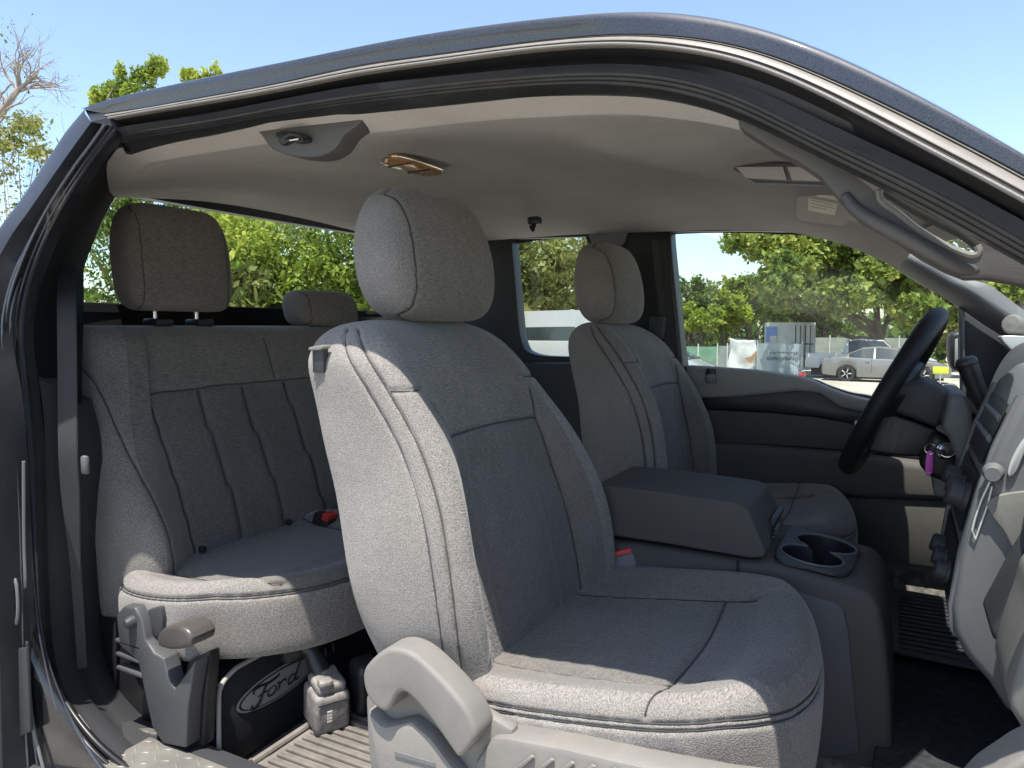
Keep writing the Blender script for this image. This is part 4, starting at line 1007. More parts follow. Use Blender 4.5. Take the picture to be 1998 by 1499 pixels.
mb = MB(); mb.prism(rl([(0.921,0.6,1.545),(0.929,0.6,1.551),(0.967,0.6,1.55),(1.045,0.6,1.546),(1.048,0.6,1.487),(0.97,0.6,1.495),(0.954,0.6,1.507),(0.936,0.6,1.524)], 40), (0, .07, 0), .012, seg=3)
mb.out('dash_pod', [M['silver']], truck, angle=60)  # silver dash pod of unknown use

# ------------------------------------------------------------------ the two near-side doors, swung wide open
def open_door(nm, h, e, z0, z1, zt):
    d = empty(nm, (h[0], h[1], 1.0), truck); h = Vector((h[0], h[1], 0)); e = Vector((e[0], e[1], 0)); ax = (e-h).normalized(); n = Vector((-ax.y, ax.x, 0)); L = (e-h).length
    P = lambda s, z: tuple(h+ax*s*L+Vector((0, 0, z)))
    mb = MB(); mb.prism([P(0, z0), P(1, z0+.03), P(1, z1), P(0, z1)], tuple(n*.08), .015); mb.out('door_shell', [M['paint']], d)
    mb = MB(); mb.prism([tuple(Vector(P(s, z))-n*.03) for s, z in ((.04, z0+.06), (.95, z0+.08), (.95, z1-.02), (.04, z1-.02))], tuple(n*.028), .008); mb.out('door_card', [M['plas_dark']], d)
    mb = MB(); mb.tube([P(.04, z1), P(.30 if nm == 'front_door' else .08, zt), P(.92, zt+.02), P(.97, z1)], .025, 8); mb.out('window_frame', [M['plas_black']], d)
    mb = MB(); mb.grid(np.array([[P(.06, z1-.02), P(.96, z1-.02)], [P(.30 if nm == 'front_door' else .1, zt), P(.92, zt)]]), 0); mb.out('window_pane', [M['glass']], d)
open_door('front_door', (1.06, -.93), (1.42, -1.98), .55, 1.42, 1.86)
open_door('rear_door', (-.66, -.95), (-.98, -1.50), .62, 1.42, 1.86)
# foot of the near windscreen pillar, hinge pillar and front wing, just ahead of the opening
mb = MB()
pe = [a[-1] for a in (a0, a1, a2, a3, a4)]; dv = np.array([1.30, -.86, 1.36])-a0[-1]
mb.grid(np.stack([np.array(pe)+dv*t*np.array([1, 1, 1]) for t in np.linspace(0, 1, 6)]), 0)
mb.grid(np.stack([np.array([a0[-1], a0[-1]+np.array([0, .06, .012])])+dv*t for t in np.linspace(0, 1, 6)]), 0)
mb.out('front_pillar', [M['paint']], body, angle=40)
mb = MB(); mb.prism([(1.06, -.88, .80), (1.06, -.88, 1.38), (1.30, -.88, 1.38), (1.30, -.88, .80)], (0, .16, 0), .02, seg=3)
mb.out('hinge_pillar', [M['paint_jamb']], body)
mb = MB()
prof = [(-.90, .62), (-.965, .80), (-.97, 1.05), (-.95, 1.24), (-.90, 1.32), (-.82, 1.345)]
mb.grid(np.array([[(x, y*(1-.03*max(0, x-1.9)), z-.05*max(0, x-1.6)) for y, z in prof] for x in np.linspace(1.10, 2.45, 16)]), 0)
mb.out('front_wing', [M['paint']], body, angle=None)

# ------------------------------------------------------------------ floor, sill, firewall
mb = MB()
xs = np.linspace(-.98, 1.35, 90); ys = np.linspace(-.70, .74, 80)
P = np.zeros((90, 80, 3))
for i, x in enumerate(xs):
    for j, y in enumerate(ys):
        z = .795+.07*math.exp(-(y/.17)**2)*(1 if x > .2 else max(0, 1-(.2-x)/.3))
        z += .10*max(0, (abs(y)-.60)/.10)**2*.6
        z += .5*max(0, x-1.0)
        z += .006*mnoise.noise(Vector((x*6, y*6, 0)))
        P[i, j] = (x, y, z)
mb.grid(P, 0); mb.out('floor_carpet', [M['carpet']], truck, angle=None)
mb = MB(); mb.box((1.36, 0, 1.1), (.03, 1.5, .7)); mb.out('firewall', [M['carpet_dark']], truck)
sill = empty('door_sill', (.2, -.75, .86), truck)
mb = MB()
prof = [(-.905, .70), (-.90, .80), (-.885, .845), (-.86, .862), (-.70, .868), (-.668, .862), (-.655, .84), (-.65, .79)]
mb.grid(np.array([[(x, y, z) for y, z in prof] for x in np.linspace(-.52, 1.1, 12)]), 0)
mb.out('sill_trim', [M['plas_dark']], sill, angle=35)
mb = MB(); mb.box((.32, -.775, .868), (1.44, .135, .004), None, .001)
mb.out('tread_plate', [M['treadplate']], sill)
mb = MB()
for i in range(56):
    for j in range(6):
        a = rad(32 if (i+j) % 2 else -32)
        c = Vector((-.39+i*.0255, -.832+j*.0225, .8702))
        R = Matrix.Rotation(a, 3, 'Z')
        mb.box(c, (.017, .0035, .0018), R, .0007, seg=1)
tp = mb.out('tread_pattern', [M['treadplate']], sill)
tp['kind'] = 'stuff'
mb = MB()
mb.prism([(-.60, -.66, .835), (-.40, -.64, .85), (-.36, -.66, .866), (-.40, -.70, .872), (-.56, -.71, .862)], (0, 0, -.03), .006)
mb.out('carpet_flap', [M['carpet']], sill)

# ------------------------------------------------------------------ centre console
con = empty('center_console', (.4, 0, 1.0), truck)
mb = MB()
side = [(0.182,-0.152,1.153),(0.277,-0.152,1.157),(0.465,-0.152,1.154),(0.522,-0.152,1.155),(0.573,-0.152,1.146),(0.638,-0.152,1.137),(0.678,-0.152,1.128),(0.698,-0.152,1.112),(0.709,-0.152,1.053),(0.718,-0.152,0.967),(0.727,-0.152,0.855),(0.618,-0.152,0.749),(0.187,-0.152,0.614)]
mb.prism(side, (0, .30, 0), .016, seg=4)
cbody = mb.out('console_body', [M['plas_con']], con, angle=50)
mb = MB()
mb.prism([(0.184,-0.156,1.12),(0.471,-0.156,1.118),(0.574,-0.156,1.111),(0.63,-0.156,1.105),(0.645,-0.156,1.095),(0.653,-0.156,1.061),(0.663,-0.156,0.974),(0.678,-0.156,0.852),(0.188,-0.156,0.616)], (0, .012, 0), .004)
mb.out('side_panel', [flat('slate grey console panel', (.095, .10, .11), .6, bump=.1)], con)
mb = MB(); mb.prism([(0.467,-0.157,1.152),(0.471,-0.157,1.151),(0.471,-0.157,1.119),(0.467,-0.157,1.119)], (0, .004, 0)); mb.out('panel_gap', [M['plas_black']], con)
mb = MB()
lid = [(0.197,-0.165,1.266),(0.29,-0.165,1.266),(0.415,-0.165,1.262),(0.467,-0.165,1.259),(0.485,-0.165,1.251),(0.5,-0.165,1.219),(0.518,-0.165,1.178),(0.516,-0.165,1.168),(0.491,-0.165,1.163),(0.341,-0.165,1.168),(0.203,-0.165,1.169)]
mb.prism(lid, (0, .225, 0), .013, seg=5)
mb.out('armrest_lid', [M['plas_con']], con, angle=60)
mb = MB(); mb.box((.512, -.01, 1.205), (.012, .10, .02), Matrix.Rotation(rad(20), 3, 'Y'), .004)
for k in range(3): mb.box((.520, -.07+.012*k, 1.187+.004*k), (.006, .05, .003), Matrix.Rotation(rad(20), 3, 'Y'))
mb.out('lid_latch', [M['plas_dark']], con)
cz = lambda x, d=0.0: 1.1545-.13*(x-.52)+d
cup = [(x, y, cz(x)) for x, y in [tuple(p[:2]) for p in cr([(.528, -.118, 0), (.59, -.130, 0), (.640, -.118, 0), (.654, -.05, 0), (.652, .07, 0), (.63, .112, 0), (.55, .112, 0), (.528, .095, 0)], 60, True)]]
wells = ((.583, -.062), (.599, .036)); RW = .053
def union(r, d):
    o = []
    (ax_, ay_), (bx_, by_) = wells; D = math.hypot(bx_-ax_, by_-ay_); th = math.atan2(by_-ay_, bx_-ax_); al = math.acos(min(1, D/2/r))
    for (cx, cy), t0_ in (((bx_, by_), th-math.pi+al), ((ax_, ay_), th+al)):
        for t in np.linspace(0, 2*math.pi-2*al, 30, endpoint=False): o.append((cx+r*math.cos(t0_+t), cy+r*math.sin(t0_+t)))
    return o
hole = [(x, y, cz(x)) for x, y in union(RW, 0)]
plate('cup_holder', cup, [hole], (0, 0, .007), [M['plas_dark']], con, .0015)
# real wells: cut down into the console body
def cutter(r, z0, z1):
    mb = MB(); u_ = union(r, 0); mb.grid(np.array([[(x, y, z0) for x, y in u_], [(x, y, z1) for x, y in u_]]), 0, cv=True, cap0=True, cap1=True)
    return mb.out('cut', [M['cup_black']], None, smooth=False)
ct_ = cutter(RW-.001, 1.075, 1.20)
md = cbody.modifiers.new('wells', 'BOOLEAN'); md.operation = 'DIFFERENCE'; md.object = ct_; md.solver = 'EXACT'
bm_ = bmesh.new(); bm_.from_mesh(ct_.data); bmesh.ops.recalc_face_normals(bm_, faces=bm_.faces); bm_.to_mesh(ct_.data); bm_.free()
bm_ = bmesh.new(); bm_.from_mesh(cbody.data); bmesh.ops.recalc_face_normals(bm_, faces=bm_.faces); bm_.to_mesh(cbody.data); bm_.free()
bpy.context.view_layer.update()
me_ = bpy.data.meshes.new_from_object(cbody.evaluated_get(bpy.context.evaluated_depsgraph_get()))
cbody.modifiers.clear(); cbody.data = me_
bpy.data.objects.remove(ct_)
mb = MB(); u0, u1 = union(RW-.0015, 0), union(RW-.004, 0)
mb.grid(np.array([[(x, y, cz(x, .004)) for x, y in u0], [(x, y, 1.09) for x, y in u1], [(x*.2+.59*.8, y*.2-.013*.8, 1.088) for x, y in u1]]), 0, cv=True)
mb.out('cup_well', [M['plas_black']], con, angle=30)
mb = MB(); mb.tube([(x, y, cz(x, .0075)) for x, y in union(RW+.001, 0)], .0022, 8, closed=True); mb.out('cup_rim', [M['plas_mid']], con)

# ------------------------------------------------------------------ dashboard
dash = empty('dashboard', (.95, 0, 1.3), truck)
def dprof(dx, top):
    return [(1.34+dx, top-.05), (1.15+dx, top-.005), (1.0+dx, top), (.945+dx, top-.01), (.915+dx, top-.05), (.895+dx, top-.12), (.885+dx, top-.2), (.90+dx, top-.27), (.915+dx, top-.31), (.935+dx, top-.37), (.98+dx, top-.44), (1.05+dx, top-.5)]
ys = np.linspace(-.70, .73, 90)
rows = []
for y in ys:
    hump = .045*math.exp(-((y-.40)/.20)**4)
    bl = .02*math.exp(-((y+.45)/.20)**4)
    end = .03*max(0, (abs(y)-.60)/.12)**2
    rows.append(arc(np.array([(x, y, z) for x, z in dprof(-bl+end, 1.50+hump)]), 90))
mb = MB(); mb.grid(np.array(rows), 0, cap0=True, cap1=True)
mb.out('dash_pad', [M['plas_trim']], dash, angle=None)
# centre stack, standing proud of the pad and leaning forward
st_y0, st_y1 = -.215, .115
stp = [(.905, 1.51), (.872, 1.475), (.842, 1.39), (.826, 1.33), (.806, 1.23), (.797, 1.15), (.800, 1.11), (.818, 1.075), (.85, 1.04), (.875, 1.00), (.98, .98), (1.02, 1.2), (1.02, 1.48)]
mb = MB(); mb.prism([(x, st_y0, z) for x, z in stp], (0, st_y1-st_y0, 0), .012, seg=3)
mb.out('center_stack', [M['plas_mid']], dash, angle=50)
def on_stack(y, z, d=0.0):
    zz = [p[1] for p in stp[:8]][::-1]; xx = [p[0] for p in stp[:8]][::-1]
    return (float(np.interp(z, zz, xx))-d, y, z)
# silver bezel round the radio and the climate panel
def strip(y, z0, z1, w, d):
    a = np.array([on_stack(y, z, d) for z in np.linspace(z0, z1, 24)])
    return np.stack([a+np.array([.006, -w/2, 0]), a+np.array([0, -w/2+.002, 0]), a+np.array([0, w/2-.002, 0]), a+np.array([.006, w/2, 0])])
mb = MB()
mb.grid(strip(-.196, 1.10, 1.47, .022, .004), 0)
mb.out('stack_bezel', [M['plas_mid']], dash, angle=40)
mb = MB(); mb.grid(strip(.10, 1.10, 1.47, .028, .007), 0)
mb.out('stack_bezel', [M['plas_mid']], dash, angle=40)
mb = MB()
for z0, z1 in ((1.36, 1.455), (1.25, 1.345), (1.12, 1.235)):
    a = np.array([on_stack(0, z, .004) for z in np.linspace(z0, z1, 8)])
    mb.grid(np.stack([a+np.array([.0, y, 0]) for y in (-.168, -.16, .075, .083)]), 0)
mb.out('control_panel', [M['plas_black']], dash, angle=40)
nrmx = Vector((-.97, 0, -.2)).normalized()
nrmx = Vector((-.95, 0, .28)).normalized()
knobs = [(-.13, 1.30, .021, .030), (-.04, 1.30, .018, .026), (.05, 1.30, .018, .026), (-.13, 1.175, .017, .022), (-.045, 1.175, .017, .022), (.04, 1.175, .017, .022)]
for y, z, r, h in knobs:
    mb = MB(); c = Vector(on_stack(y, z, .003))
    mb.lathe(c, [(r*1.15, 0), (r*1.1, h*.25), (r, h*.3), (r*.94, h*.9), (r*.8, h), (0, h)], nrmx, 28)
    mb.out('knob', [M['plas_dark']], dash)
    # (indicator line is part of the knob's own cap)
for k in range(8):
    mb = MB(); c = Vector(on_stack(-.15+.03*k, 1.40, .006)); mb.box(c, (.008, .022, .012), Matrix.Rotation(rad(-20), 3, 'Y'), .002); mb.out('radio_button', [M['plas_mid']], dash)
for k in range(6):
    mb = MB(); c = Vector(on_stack(-.14+.036*k, 1.432, .006)); mb.box(c, (.008, .026, .012), Matrix.Rotation(rad(-20), 3, 'Y'), .002); mb.out('radio_button', [M['plas_mid']], dash)
# near face of the stack: pale panel with a shut line, oval trim, a round knob, a thin bright lever outline
mb = MB(); mb.prism(RL([(0.835,-0.224,1.311),(0.845,-0.224,1.325),(0.863,-0.224,1.332),(0.886,-0.224,1.337),(0.927,-0.224,1.34),(0.943,-0.224,1.254),(0.881,-0.224,1.247),(0.874,-0.224,1.241),(0.858,-0.224,1.272),(0.843,-0.224,1.293)], 60), (0, .008, 0), .004, seg=3); mb.out('pocket_lid', [M['plas_light']], dash, angle=50)
mb = MB(); mb.prism(RL([(0.858,-0.222,1.359),(0.861,-0.222,1.378),(0.87,-0.222,1.402),(0.879,-0.222,1.416),(0.883,-0.222,1.408),(0.875,-0.222,1.385),(0.869,-0.222,1.365),(0.862,-0.222,1.355)], 40), (0, .006, 0), .003, seg=3); mb.out('trim_insert', [M['silver']], dash, angle=60)
mb = MB(); c_ = Vector((0.841,-0.217,1.359)); mb.lathe(c_, [(.0145, 0), (.014, -.004), (.0125, -.006), (.0118, -.020), (.010, -.022), (0, -.022)], (.12, 1, 0), 28); mb.out('knob', [M['plas_mid']], dash, angle=40)
mb = MB(); mb.tube([(0.838,-0.219,1.347),(0.828,-0.219,1.317),(0.821,-0.219,1.288),(0.818,-0.219,1.27),(0.823,-0.219,1.257),(0.829,-0.219,1.283),(0.836,-0.219,1.311),(0.84,-0.219,1.338)], .0016, 6, closed=True); mb.out('lever_outline', [M['silver']], dash)
# column shifter, steering column, ignition, wheel
mb = MB()
sh = [(0.87,0.2,1.399),(0.855,0.19,1.431),(0.84,0.185,1.466),(0.828,0.18,1.498)]
mb.tube(arc(sh, 24), np.linspace(.014, .0185, 24), 16)
e = Vector(sh[-1]); d_ = (e-Vector(sh[-2])).normalized()
mb.lathe(e, [(.0185, 0), (.0195, .003), (.0195, .008), (.015, .014), (0, .016)], d_, 20)
mb.out('gear_lever', [M['plas_black']], dash)
sw = empty('steering_wheel', (.70, .40, 1.42), truck)
c = Vector((.700, .40, 1.4215)); ax = Vector((.164, 0, .341)).normalized(); ay = Vector((math.sin(rad(5.5)), math.cos(rad(5.5)), 0)); n_ = ax.cross(ay).normalized()
if n_.x > 0: n_ = -n_
R1 = .190
mb = MB()
ring = [c+(ax*math.cos(t)+ay*math.sin(t))*R1 for t in np.linspace(0, 2*math.pi, 120, endpoint=False)]
rr_ = [.0205+.0022*max(0, math.cos(2*t+.5)) for t in np.linspace(0, 2*math.pi, 120, endpoint=False)]
mb.tube(ring, rr_, 20, closed=True)
mb.out('wheel_rim', [M['leather']], sw, angle=None)
mb = MB()
for t, w in ((rad(95), .05), (rad(265), .05), (rad(150), .032), (rad(210), .032)):
    d_ = ax*math.cos(t)+ay*math.sin(t); s_ = n_.cross(d_)
    a = [c+d_*.06-n_*.030, c+d_*.12-n_*.018, c+d_*R1]
    P = [[p+s_*w*.5+n_*.006, p-s_*w*.5+n_*.006, p-s_*w*.5-n_*.008, p+s_*w*.5-n_*.008] for p in a]
    mb.grid(np.array(P), 0, cv=True, cap0=True, cap1=True)
mb.out('spoke', [M['plas_black']], sw)
mb = MB()
o = cr([c+ax*a_+ay*b_-n_*.03 for a_, b_ in ((.085, 0), (.075, .07), (0, .10), (-.07, .075), (-.10, 0), (-.07, -.075), (0, -.10), (.075, -.07))], 48, True)
mb.prism([tuple(p) for p in o], tuple(n_*.035), .014, seg=3)
mb.out('airbag_cover', [M['plas_black']], sw, angle=60)
# shroud runs from the hub down and forward to the dash
mb = MB()
def shell(y0, y1, pts, bev, nm, mat, par):
    mb = MB(); mb.prism([(x, y0, z) for x, y, z in pts], (0, y1-y0, 0), bev, seg=4); return mb.out(nm, mat, par, angle=50)
shell(.30, .51, [(0.71,0.3,1.451),(0.746,0.3,1.458),(0.785,0.3,1.449),(0.811,0.3,1.428),(0.802,0.3,1.391),(0.79,0.3,1.356),(0.73,0.3,1.377),(0.686,0.3,1.392)], .012, 'column_shroud', [M['plas_dark']], sw)
shell(.305, .505, [(0.684,0.305,1.389),(0.73,0.305,1.374),(0.79,0.305,1.353),(0.775,0.305,1.319),(0.757,0.305,1.292),(0.708,0.305,1.291),(0.653,0.305,1.296)], .008, 'column_shroud', [M['plas_black']], sw)
mb = MB()
for u in (0, 1):
    pts = [[(0.706,0.303,1.368),(0.685,0.303,1.31)], [(0.726,0.303,1.362),(0.703,0.303,1.302)]][u]
    mb.tube(pts, .0015, 6)
mb.out('shroud_seam', [M['plas_mid']], sw)
shell(.26, .34, [(0.779,0.26,1.356),(0.806,0.26,1.34),(0.823,0.26,1.313),(0.828,0.26,1.271),(0.809,0.26,1.248),(0.774,0.26,1.26),(0.752,0.26,1.285)], .014, 'ignition_bezel', [M['plas_black']], sw)
shell(.20, .52, [(0.801,0.2,1.438),(0.829,0.2,1.441),(0.841,0.2,1.41),(0.854,0.2,1.248),(0.834,0.2,1.22),(0.817,0.2,1.244),(0.82,0.2,1.306),(0.802,0.2,1.356),(0.791,0.2,1.371)], .01, 'cluster_bezel', [M['plas_mid']], dash)
mb = MB(); ci = Vector((0.799,0.255,1.317))
mb.lathe(ci, [(.018, 0), (.018, -.006), (.012, -.010), (0, -.010)], (-.3, 1, 0), 24); mb.out('ignition_lock', [M['chrome']], sw)
# lower steering cover that the sun reaches through the screen
shell(.30, .55, [(0.78,0.3,1.27),(0.822,0.3,1.245),(0.823,0.3,1.22),(0.815,0.3,1.208),(0.786,0.3,1.212)], .008, 'knee_panel', [M['plas_light']], dash)
# lower dash end on the near side and kick panel at the front of the opening
mb = MB()
gb_ = [(0.832,-0.42,1.18),(0.847,-0.42,1.259),(0.863,-0.42,1.303),(0.937,-0.42,1.308),(0.951,-0.42,1.011),(0.888,-0.42,1.083),(0.858,-0.42,1.125),(0.842,-0.42,1.151)]
mb.prism(rl(gb_, 50), (0, -.16, 0), .03, seg=6); mb.out('glove_box', [M['plas_light']], dash, angle=60)
mb = MB(); mb.prism([(0.828,-0.4,1.183),(0.858,-0.4,1.264),(0.876,-0.4,1.306),(0.891,-0.4,1.299),(0.853,-0.4,1.175),(0.838,-0.4,1.167)], (0, .12, 0), .01); mb.out('glove_box_shade', [M['plas_dark']], dash)  # dark strip stands in for the shaded side of the glove box
mb = MB()
kp = [(0.779,-0.66,1.115),(0.792,-0.66,1.147),(0.811,-0.66,1.171),(0.834,-0.66,1.194),(0.88,-0.66,1.22),(0.916,-0.66,1.103),(0.776,-0.66,1.055)]
mb.prism(rl(kp, 50), (0, -.06, 0), .02, seg=6); mb.out('kick_panel', [M['plas_light']], body, angle=60)
# pedals bracket / driver's toe board details
mb = MB(); mb.prism([(0.697,-0.228,0.87),(0.717,0.392,0.87),(0.963,0.385,0.87),(0.889,-0.265,0.87)], (0, 0, -.012), .004); mb.out('toe_board', [M['carpet_dark']], truck)
mb = MB(); mb.box((1.05, .33, 1.02), (.02, .10, .06), Matrix.Rotation(rad(-30), 3, 'Y'), .006); mb.tube([(1.05, .33, 1.03), (1.16, .33, 1.25)], .010); mb.out('brake_pedal', [M['mat_dark']], truck)
# windscreen and far glass
mb = MB()
G = []
for t in np.linspace(0, 1, 12):
    x = .60+.70*t; z = 1.835-.50*t
    G.append([(x+(.26-.12*t)*(1-(y/.72)**2), y*(1+.06*t), z-.045*(1-(y/.72)**2)*(1-t)) for y in np.linspace(-.71, .71, 30)])
mb.grid(np.array(G), 0); mb.out('windscreen', [M['glass_clear']], truck, angle=None)
mb = MB()
P = [[(.60+.25*(1-(y/.72)**2), y, 1.825-.035*(1-(y/.72)**2)), (.655+.25*(1-(y/.72)**2), y, 1.785-.03*(1-(y/.72)**2)), (.64+.24*(1-(y/.72)**2), y, 1.775-.02*(1-(y/.72)**2)), (.60+.20*(1-(y/.72)**2), y, 1.785)] for y in np.linspace(-.69, .70, 30)]
mb.grid(np.array(P), 0); mb.out('screen_header', [M['headliner']], truck, angle=None)
mb = MB(); mb.grid(np.array([[(1.30+.12*(1-(y/.8)**2), y, 1.36), (1.8, y, 1.33), (2.3, y*.95, 1.25), (2.42, y*.93, 1.05)] for y in np.linspace(-.85, .85, 24)]), 0); mb.out('hood', [M['paint']], truck, angle=None)

# ================================================================== loose things in the cab
key = empty('ignition_key', (0.792,0.245,1.316), label='ignition key with metal rings and a magenta plastic tag hanging beside the steering column', cat='key')
mb = MB(); a = Vector((0.799,0.25,1.318)); mb.box(a+Vector((-.008, -.012, .0)), (.020, .03, .008), Matrix.Rotation(rad(15), 3, 'Y'), .002); mb.out('key_head', [M['plas_black']], key)
def hoop(c, r, n): 
    n = Vector(n).normalized(); u = n.orthogonal().normalized(); v = n.cross(u)
    return [Vector(c)+(u*math.cos(t)+v*math.sin(t))*r for t in np.linspace(0, 2*math.pi, 40, endpoint=False)]
for cc, r in (((0.803,0.235,1.322), .0145), ((0.774,0.235,1.322), .0105)):
    mb = MB(); mb.tube(hoop(cc, r, (.25, 1, .1)), .0012, 8, closed=True); mb.out('key_ring', [M['chrome']], key)
mb = MB(); o = cr([(0.768,0.235,1.313),(0.774,0.235,1.318),(0.779,0.235,1.314),(0.78,0.235,1.281),(0.777,0.235,1.269),(0.773,0.235,1.265),(0.768,0.235,1.269),(0.766,0.235,1.28)], 40, True)
mb.prism([tuple(p) for p in o], (0, .005, 0), .0018, seg=3); mb.tube([(0.769,0.234,1.273),(0.776,0.234,1.273)], .0006, 6, 1)
mb.out('key_tag', [M['pink'], M['paper']], key, angle=60)

box = empty('storage_box', (-.32, -.40, .81), label='black carpeted box with pale piping and an oval badge under the rear seat', cat='storage box')
mb = MB()
bp_ = [(-.30, -.652, .80), (-.30, -.648, .945), (-.30, -.63, .965), (-.30, -.59, .973), (-.30, -.37, .973), (-.30, -.02, .965), (-.30, -.02, .80)]
mb.prism(bp_, (-.10, 0, 0), .003); mb.out('box_panel', [M['box_cloth']], box)
mb = MB(); mb.tube(arc(np.array([(-.297, -.652, .805), (-.297, -.649, .92), (-.297, -.645, .952), (-.297, -.625, .968), (-.297, -.585, .975), (-.297, -.37, .975), (-.297, -.1, .968)]), 60), .0042, 8); mb.out('edge_piping', [M['piping']], box)
bc = Vector((-.2985, -.508, .903)); bu = Vector((0, 1, .035)).normalized(); bv = Vector((0, -.035, 1)).normalized()
bd = empty('oval_badge', bc, box)
def ell(a, b, dx=0.0, n=56): return [tuple(bc+bu*a*1.05*math.cos(t)+bv*b*.66*math.sin(t)+Vector((dx, 0, 0))) for t in np.linspace(0, 2*math.pi, n, endpoint=False)]
mb = MB(); mb.prism(ell(.098, .044), (.0012, 0, 0)); mb.out('badge_rim', [M['logo']], bd)
mb = MB(); mb.prism(ell(.0935, .0395, .0014), (.0006, 0, 0)); mb.out('badge_line', [M['logo_dark']], bd)
mb = MB(); mb.prism(ell(.089, .0355, .0022), (.0006, 0, 0)); mb.out('badge_field', [M['logo']], bd)
def stroke(mb, pts, r):
    P = cr(pts, 30); mb.tube([bc+bu*a*1.18+bv*b*.84+Vector((.0034, 0, 0)) for a, b in P], [r*(.55+.45*math.sin(math.pi*min(1, max(0, k/29)))) for k in range(30)], 6)
mb = MB()
stroke(mb, [(-.058, -.012), (-.062, -.018), (-.054, -.021), (-.044, -.012), (-.036, .006), (-.028, .016)], .0028)      # F
stroke(mb, [(-.054, .010), (-.056, .017), (-.046, .021), (-.026, .017), (-.008, .019), (-.002, .023)], .0026)
stroke(mb, [(-.048, -.001), (-.038, .001), (-.028, .001)], .0018)
stroke(mb, [(-.018, .003), (-.026, -.002), (-.027, -.012), (-.020, -.015), (-.012, -.009), (-.012, .001), (-.018, .003)], .0020)   # o
stroke(mb, [(-.008, .002), (-.003, .003), (-.005, -.007), (-.008, -.015)], .0020)                                             # r
stroke(mb, [(-.004, -.004), (.004, .003), (.010, .002), (.009, -.002)], .0018)
stroke(mb, [(.030, .002), (.020, .001), (.015, -.008), (.018, -.015), (.026, -.011), (.032, .002)], .0020)                    # d
stroke(mb, [(.044, .023), (.038, .012), (.031, -.006), (.032, -.014), (.040, -.012)], .0022)
mb.out('badge_lettering', [M['logo_dark']], bd, angle=None)
mb = MB(); dim = M['plas_mid']
for (a, b), (c2, d2) in (((.125, .012), (.125, -.006)), ((.125, -.006), (.136, -.005)), ((.148, .014), (.148, -.004))):
    mb.tube([bc+bu*a+bv*b+Vector((.001, 0, 0)), bc+bu*c2+bv*d2+Vector((.001, 0, 0))], .0014, 6)
mb.out('box_lettering', [dim], box)

# ribbed rubber mat behind the near front seat
mat_ = empty('floor_mat', (.2, -.45, .815), label='dusty pale ribbed rubber mat on the floor behind the front seat', cat='floor mat')
mb = MB(); mb.box((.06, -.41, .832), (.56, .46, .010), None, .004); mb.out('mat_base', [M['mat']], mat_)
mb = MB()
for k in range(22):
    y = -.625+k*.020
    mb.box((.06, y, .839), (.53, .010, .007), None, .002)
mb.out('mat_ribs', [M['mat']], mat_)
mb = MB()
mb.tube([(-.225, -.645, .840), (-.225, -.19, .840)], .006, 8); mb.out('mat_rim', [M['mat']], mat_)
dm = empty('floor_mat', (.8, .45, .89), label='dark rubber floor mat in the footwell in front of the driver seat', cat='floor mat')
mb = MB(); mb.prism([(.70, .22, .884), (1.0, .20, .884), (1.02, .62, .884), (.70, .64, .884)], (0, 0, .008), .003); mb.out('mat_base', [M['mat_dark']], dm)
mb = MB()
for k in range(14): mb.box((.86, .24+.027*k, .894), (.26, .009, .005), None, .0015)
mb.out('mat_ribs', [M['mat_dark']], dm)

# cordless tool battery standing on the mat
tool = empty('cordless_tool', (-.19, -.50, .84), label='scuffed grey cordless tool standing on its battery on the ribbed mat', cat='power tool')
Rt = Matrix.Rotation(rad(-28), 3, 'Z') @ Matrix.Rotation(rad(6), 3, 'Y')
t0 = Vector((-.200, -.492, .842))
def tp_(x, y, z): return t0+Rt @ Vector((x, y, z))
mb = MB(); mb.box(tp_(0, 0, .038), (.075, .066, .074), Rt, .010, seg=3); mb.box(tp_(.0, 0, .083), (.062, .054, .02), Rt, .007, seg=3)
mb.box(tp_(.024, -.012, .096), (.022, .026, .014), Rt, .005); mb.box(tp_(-.016, .008, .094), (.02, .03, .01), Rt, .004)
mb.out('battery', [M['tool_grey']], tool)
mb = MB()
mb.tube([tp_(.0385, -.030, .062), tp_(.0385, .030, .062)], .0012, 6); mb.out('battery_seam', [M['plas_black']], tool)
mb = MB()
for k in range(4): mb.box(tp_(.0388, -.008, .028+.006*k), (.001, .009, .0035), Rt)
mb.out('battery_print', [M['paper']], tool)
mb = MB(); mb.tube([tp_(-.02, .0, .08), tp_(-.05, -.01, .12), tp_(-.07, -.03, .135)], [.02, .018, .022], 14); mb.box(tp_(-.085, -.045, .128), (.08, .045, .045), Rt, .012, seg=3)
mb.box(tp_(.0, .075, .055), (.06, .05, .10), Rt, .014, seg=3)
mb.out('tool_body', [M['plas_black']], tool)

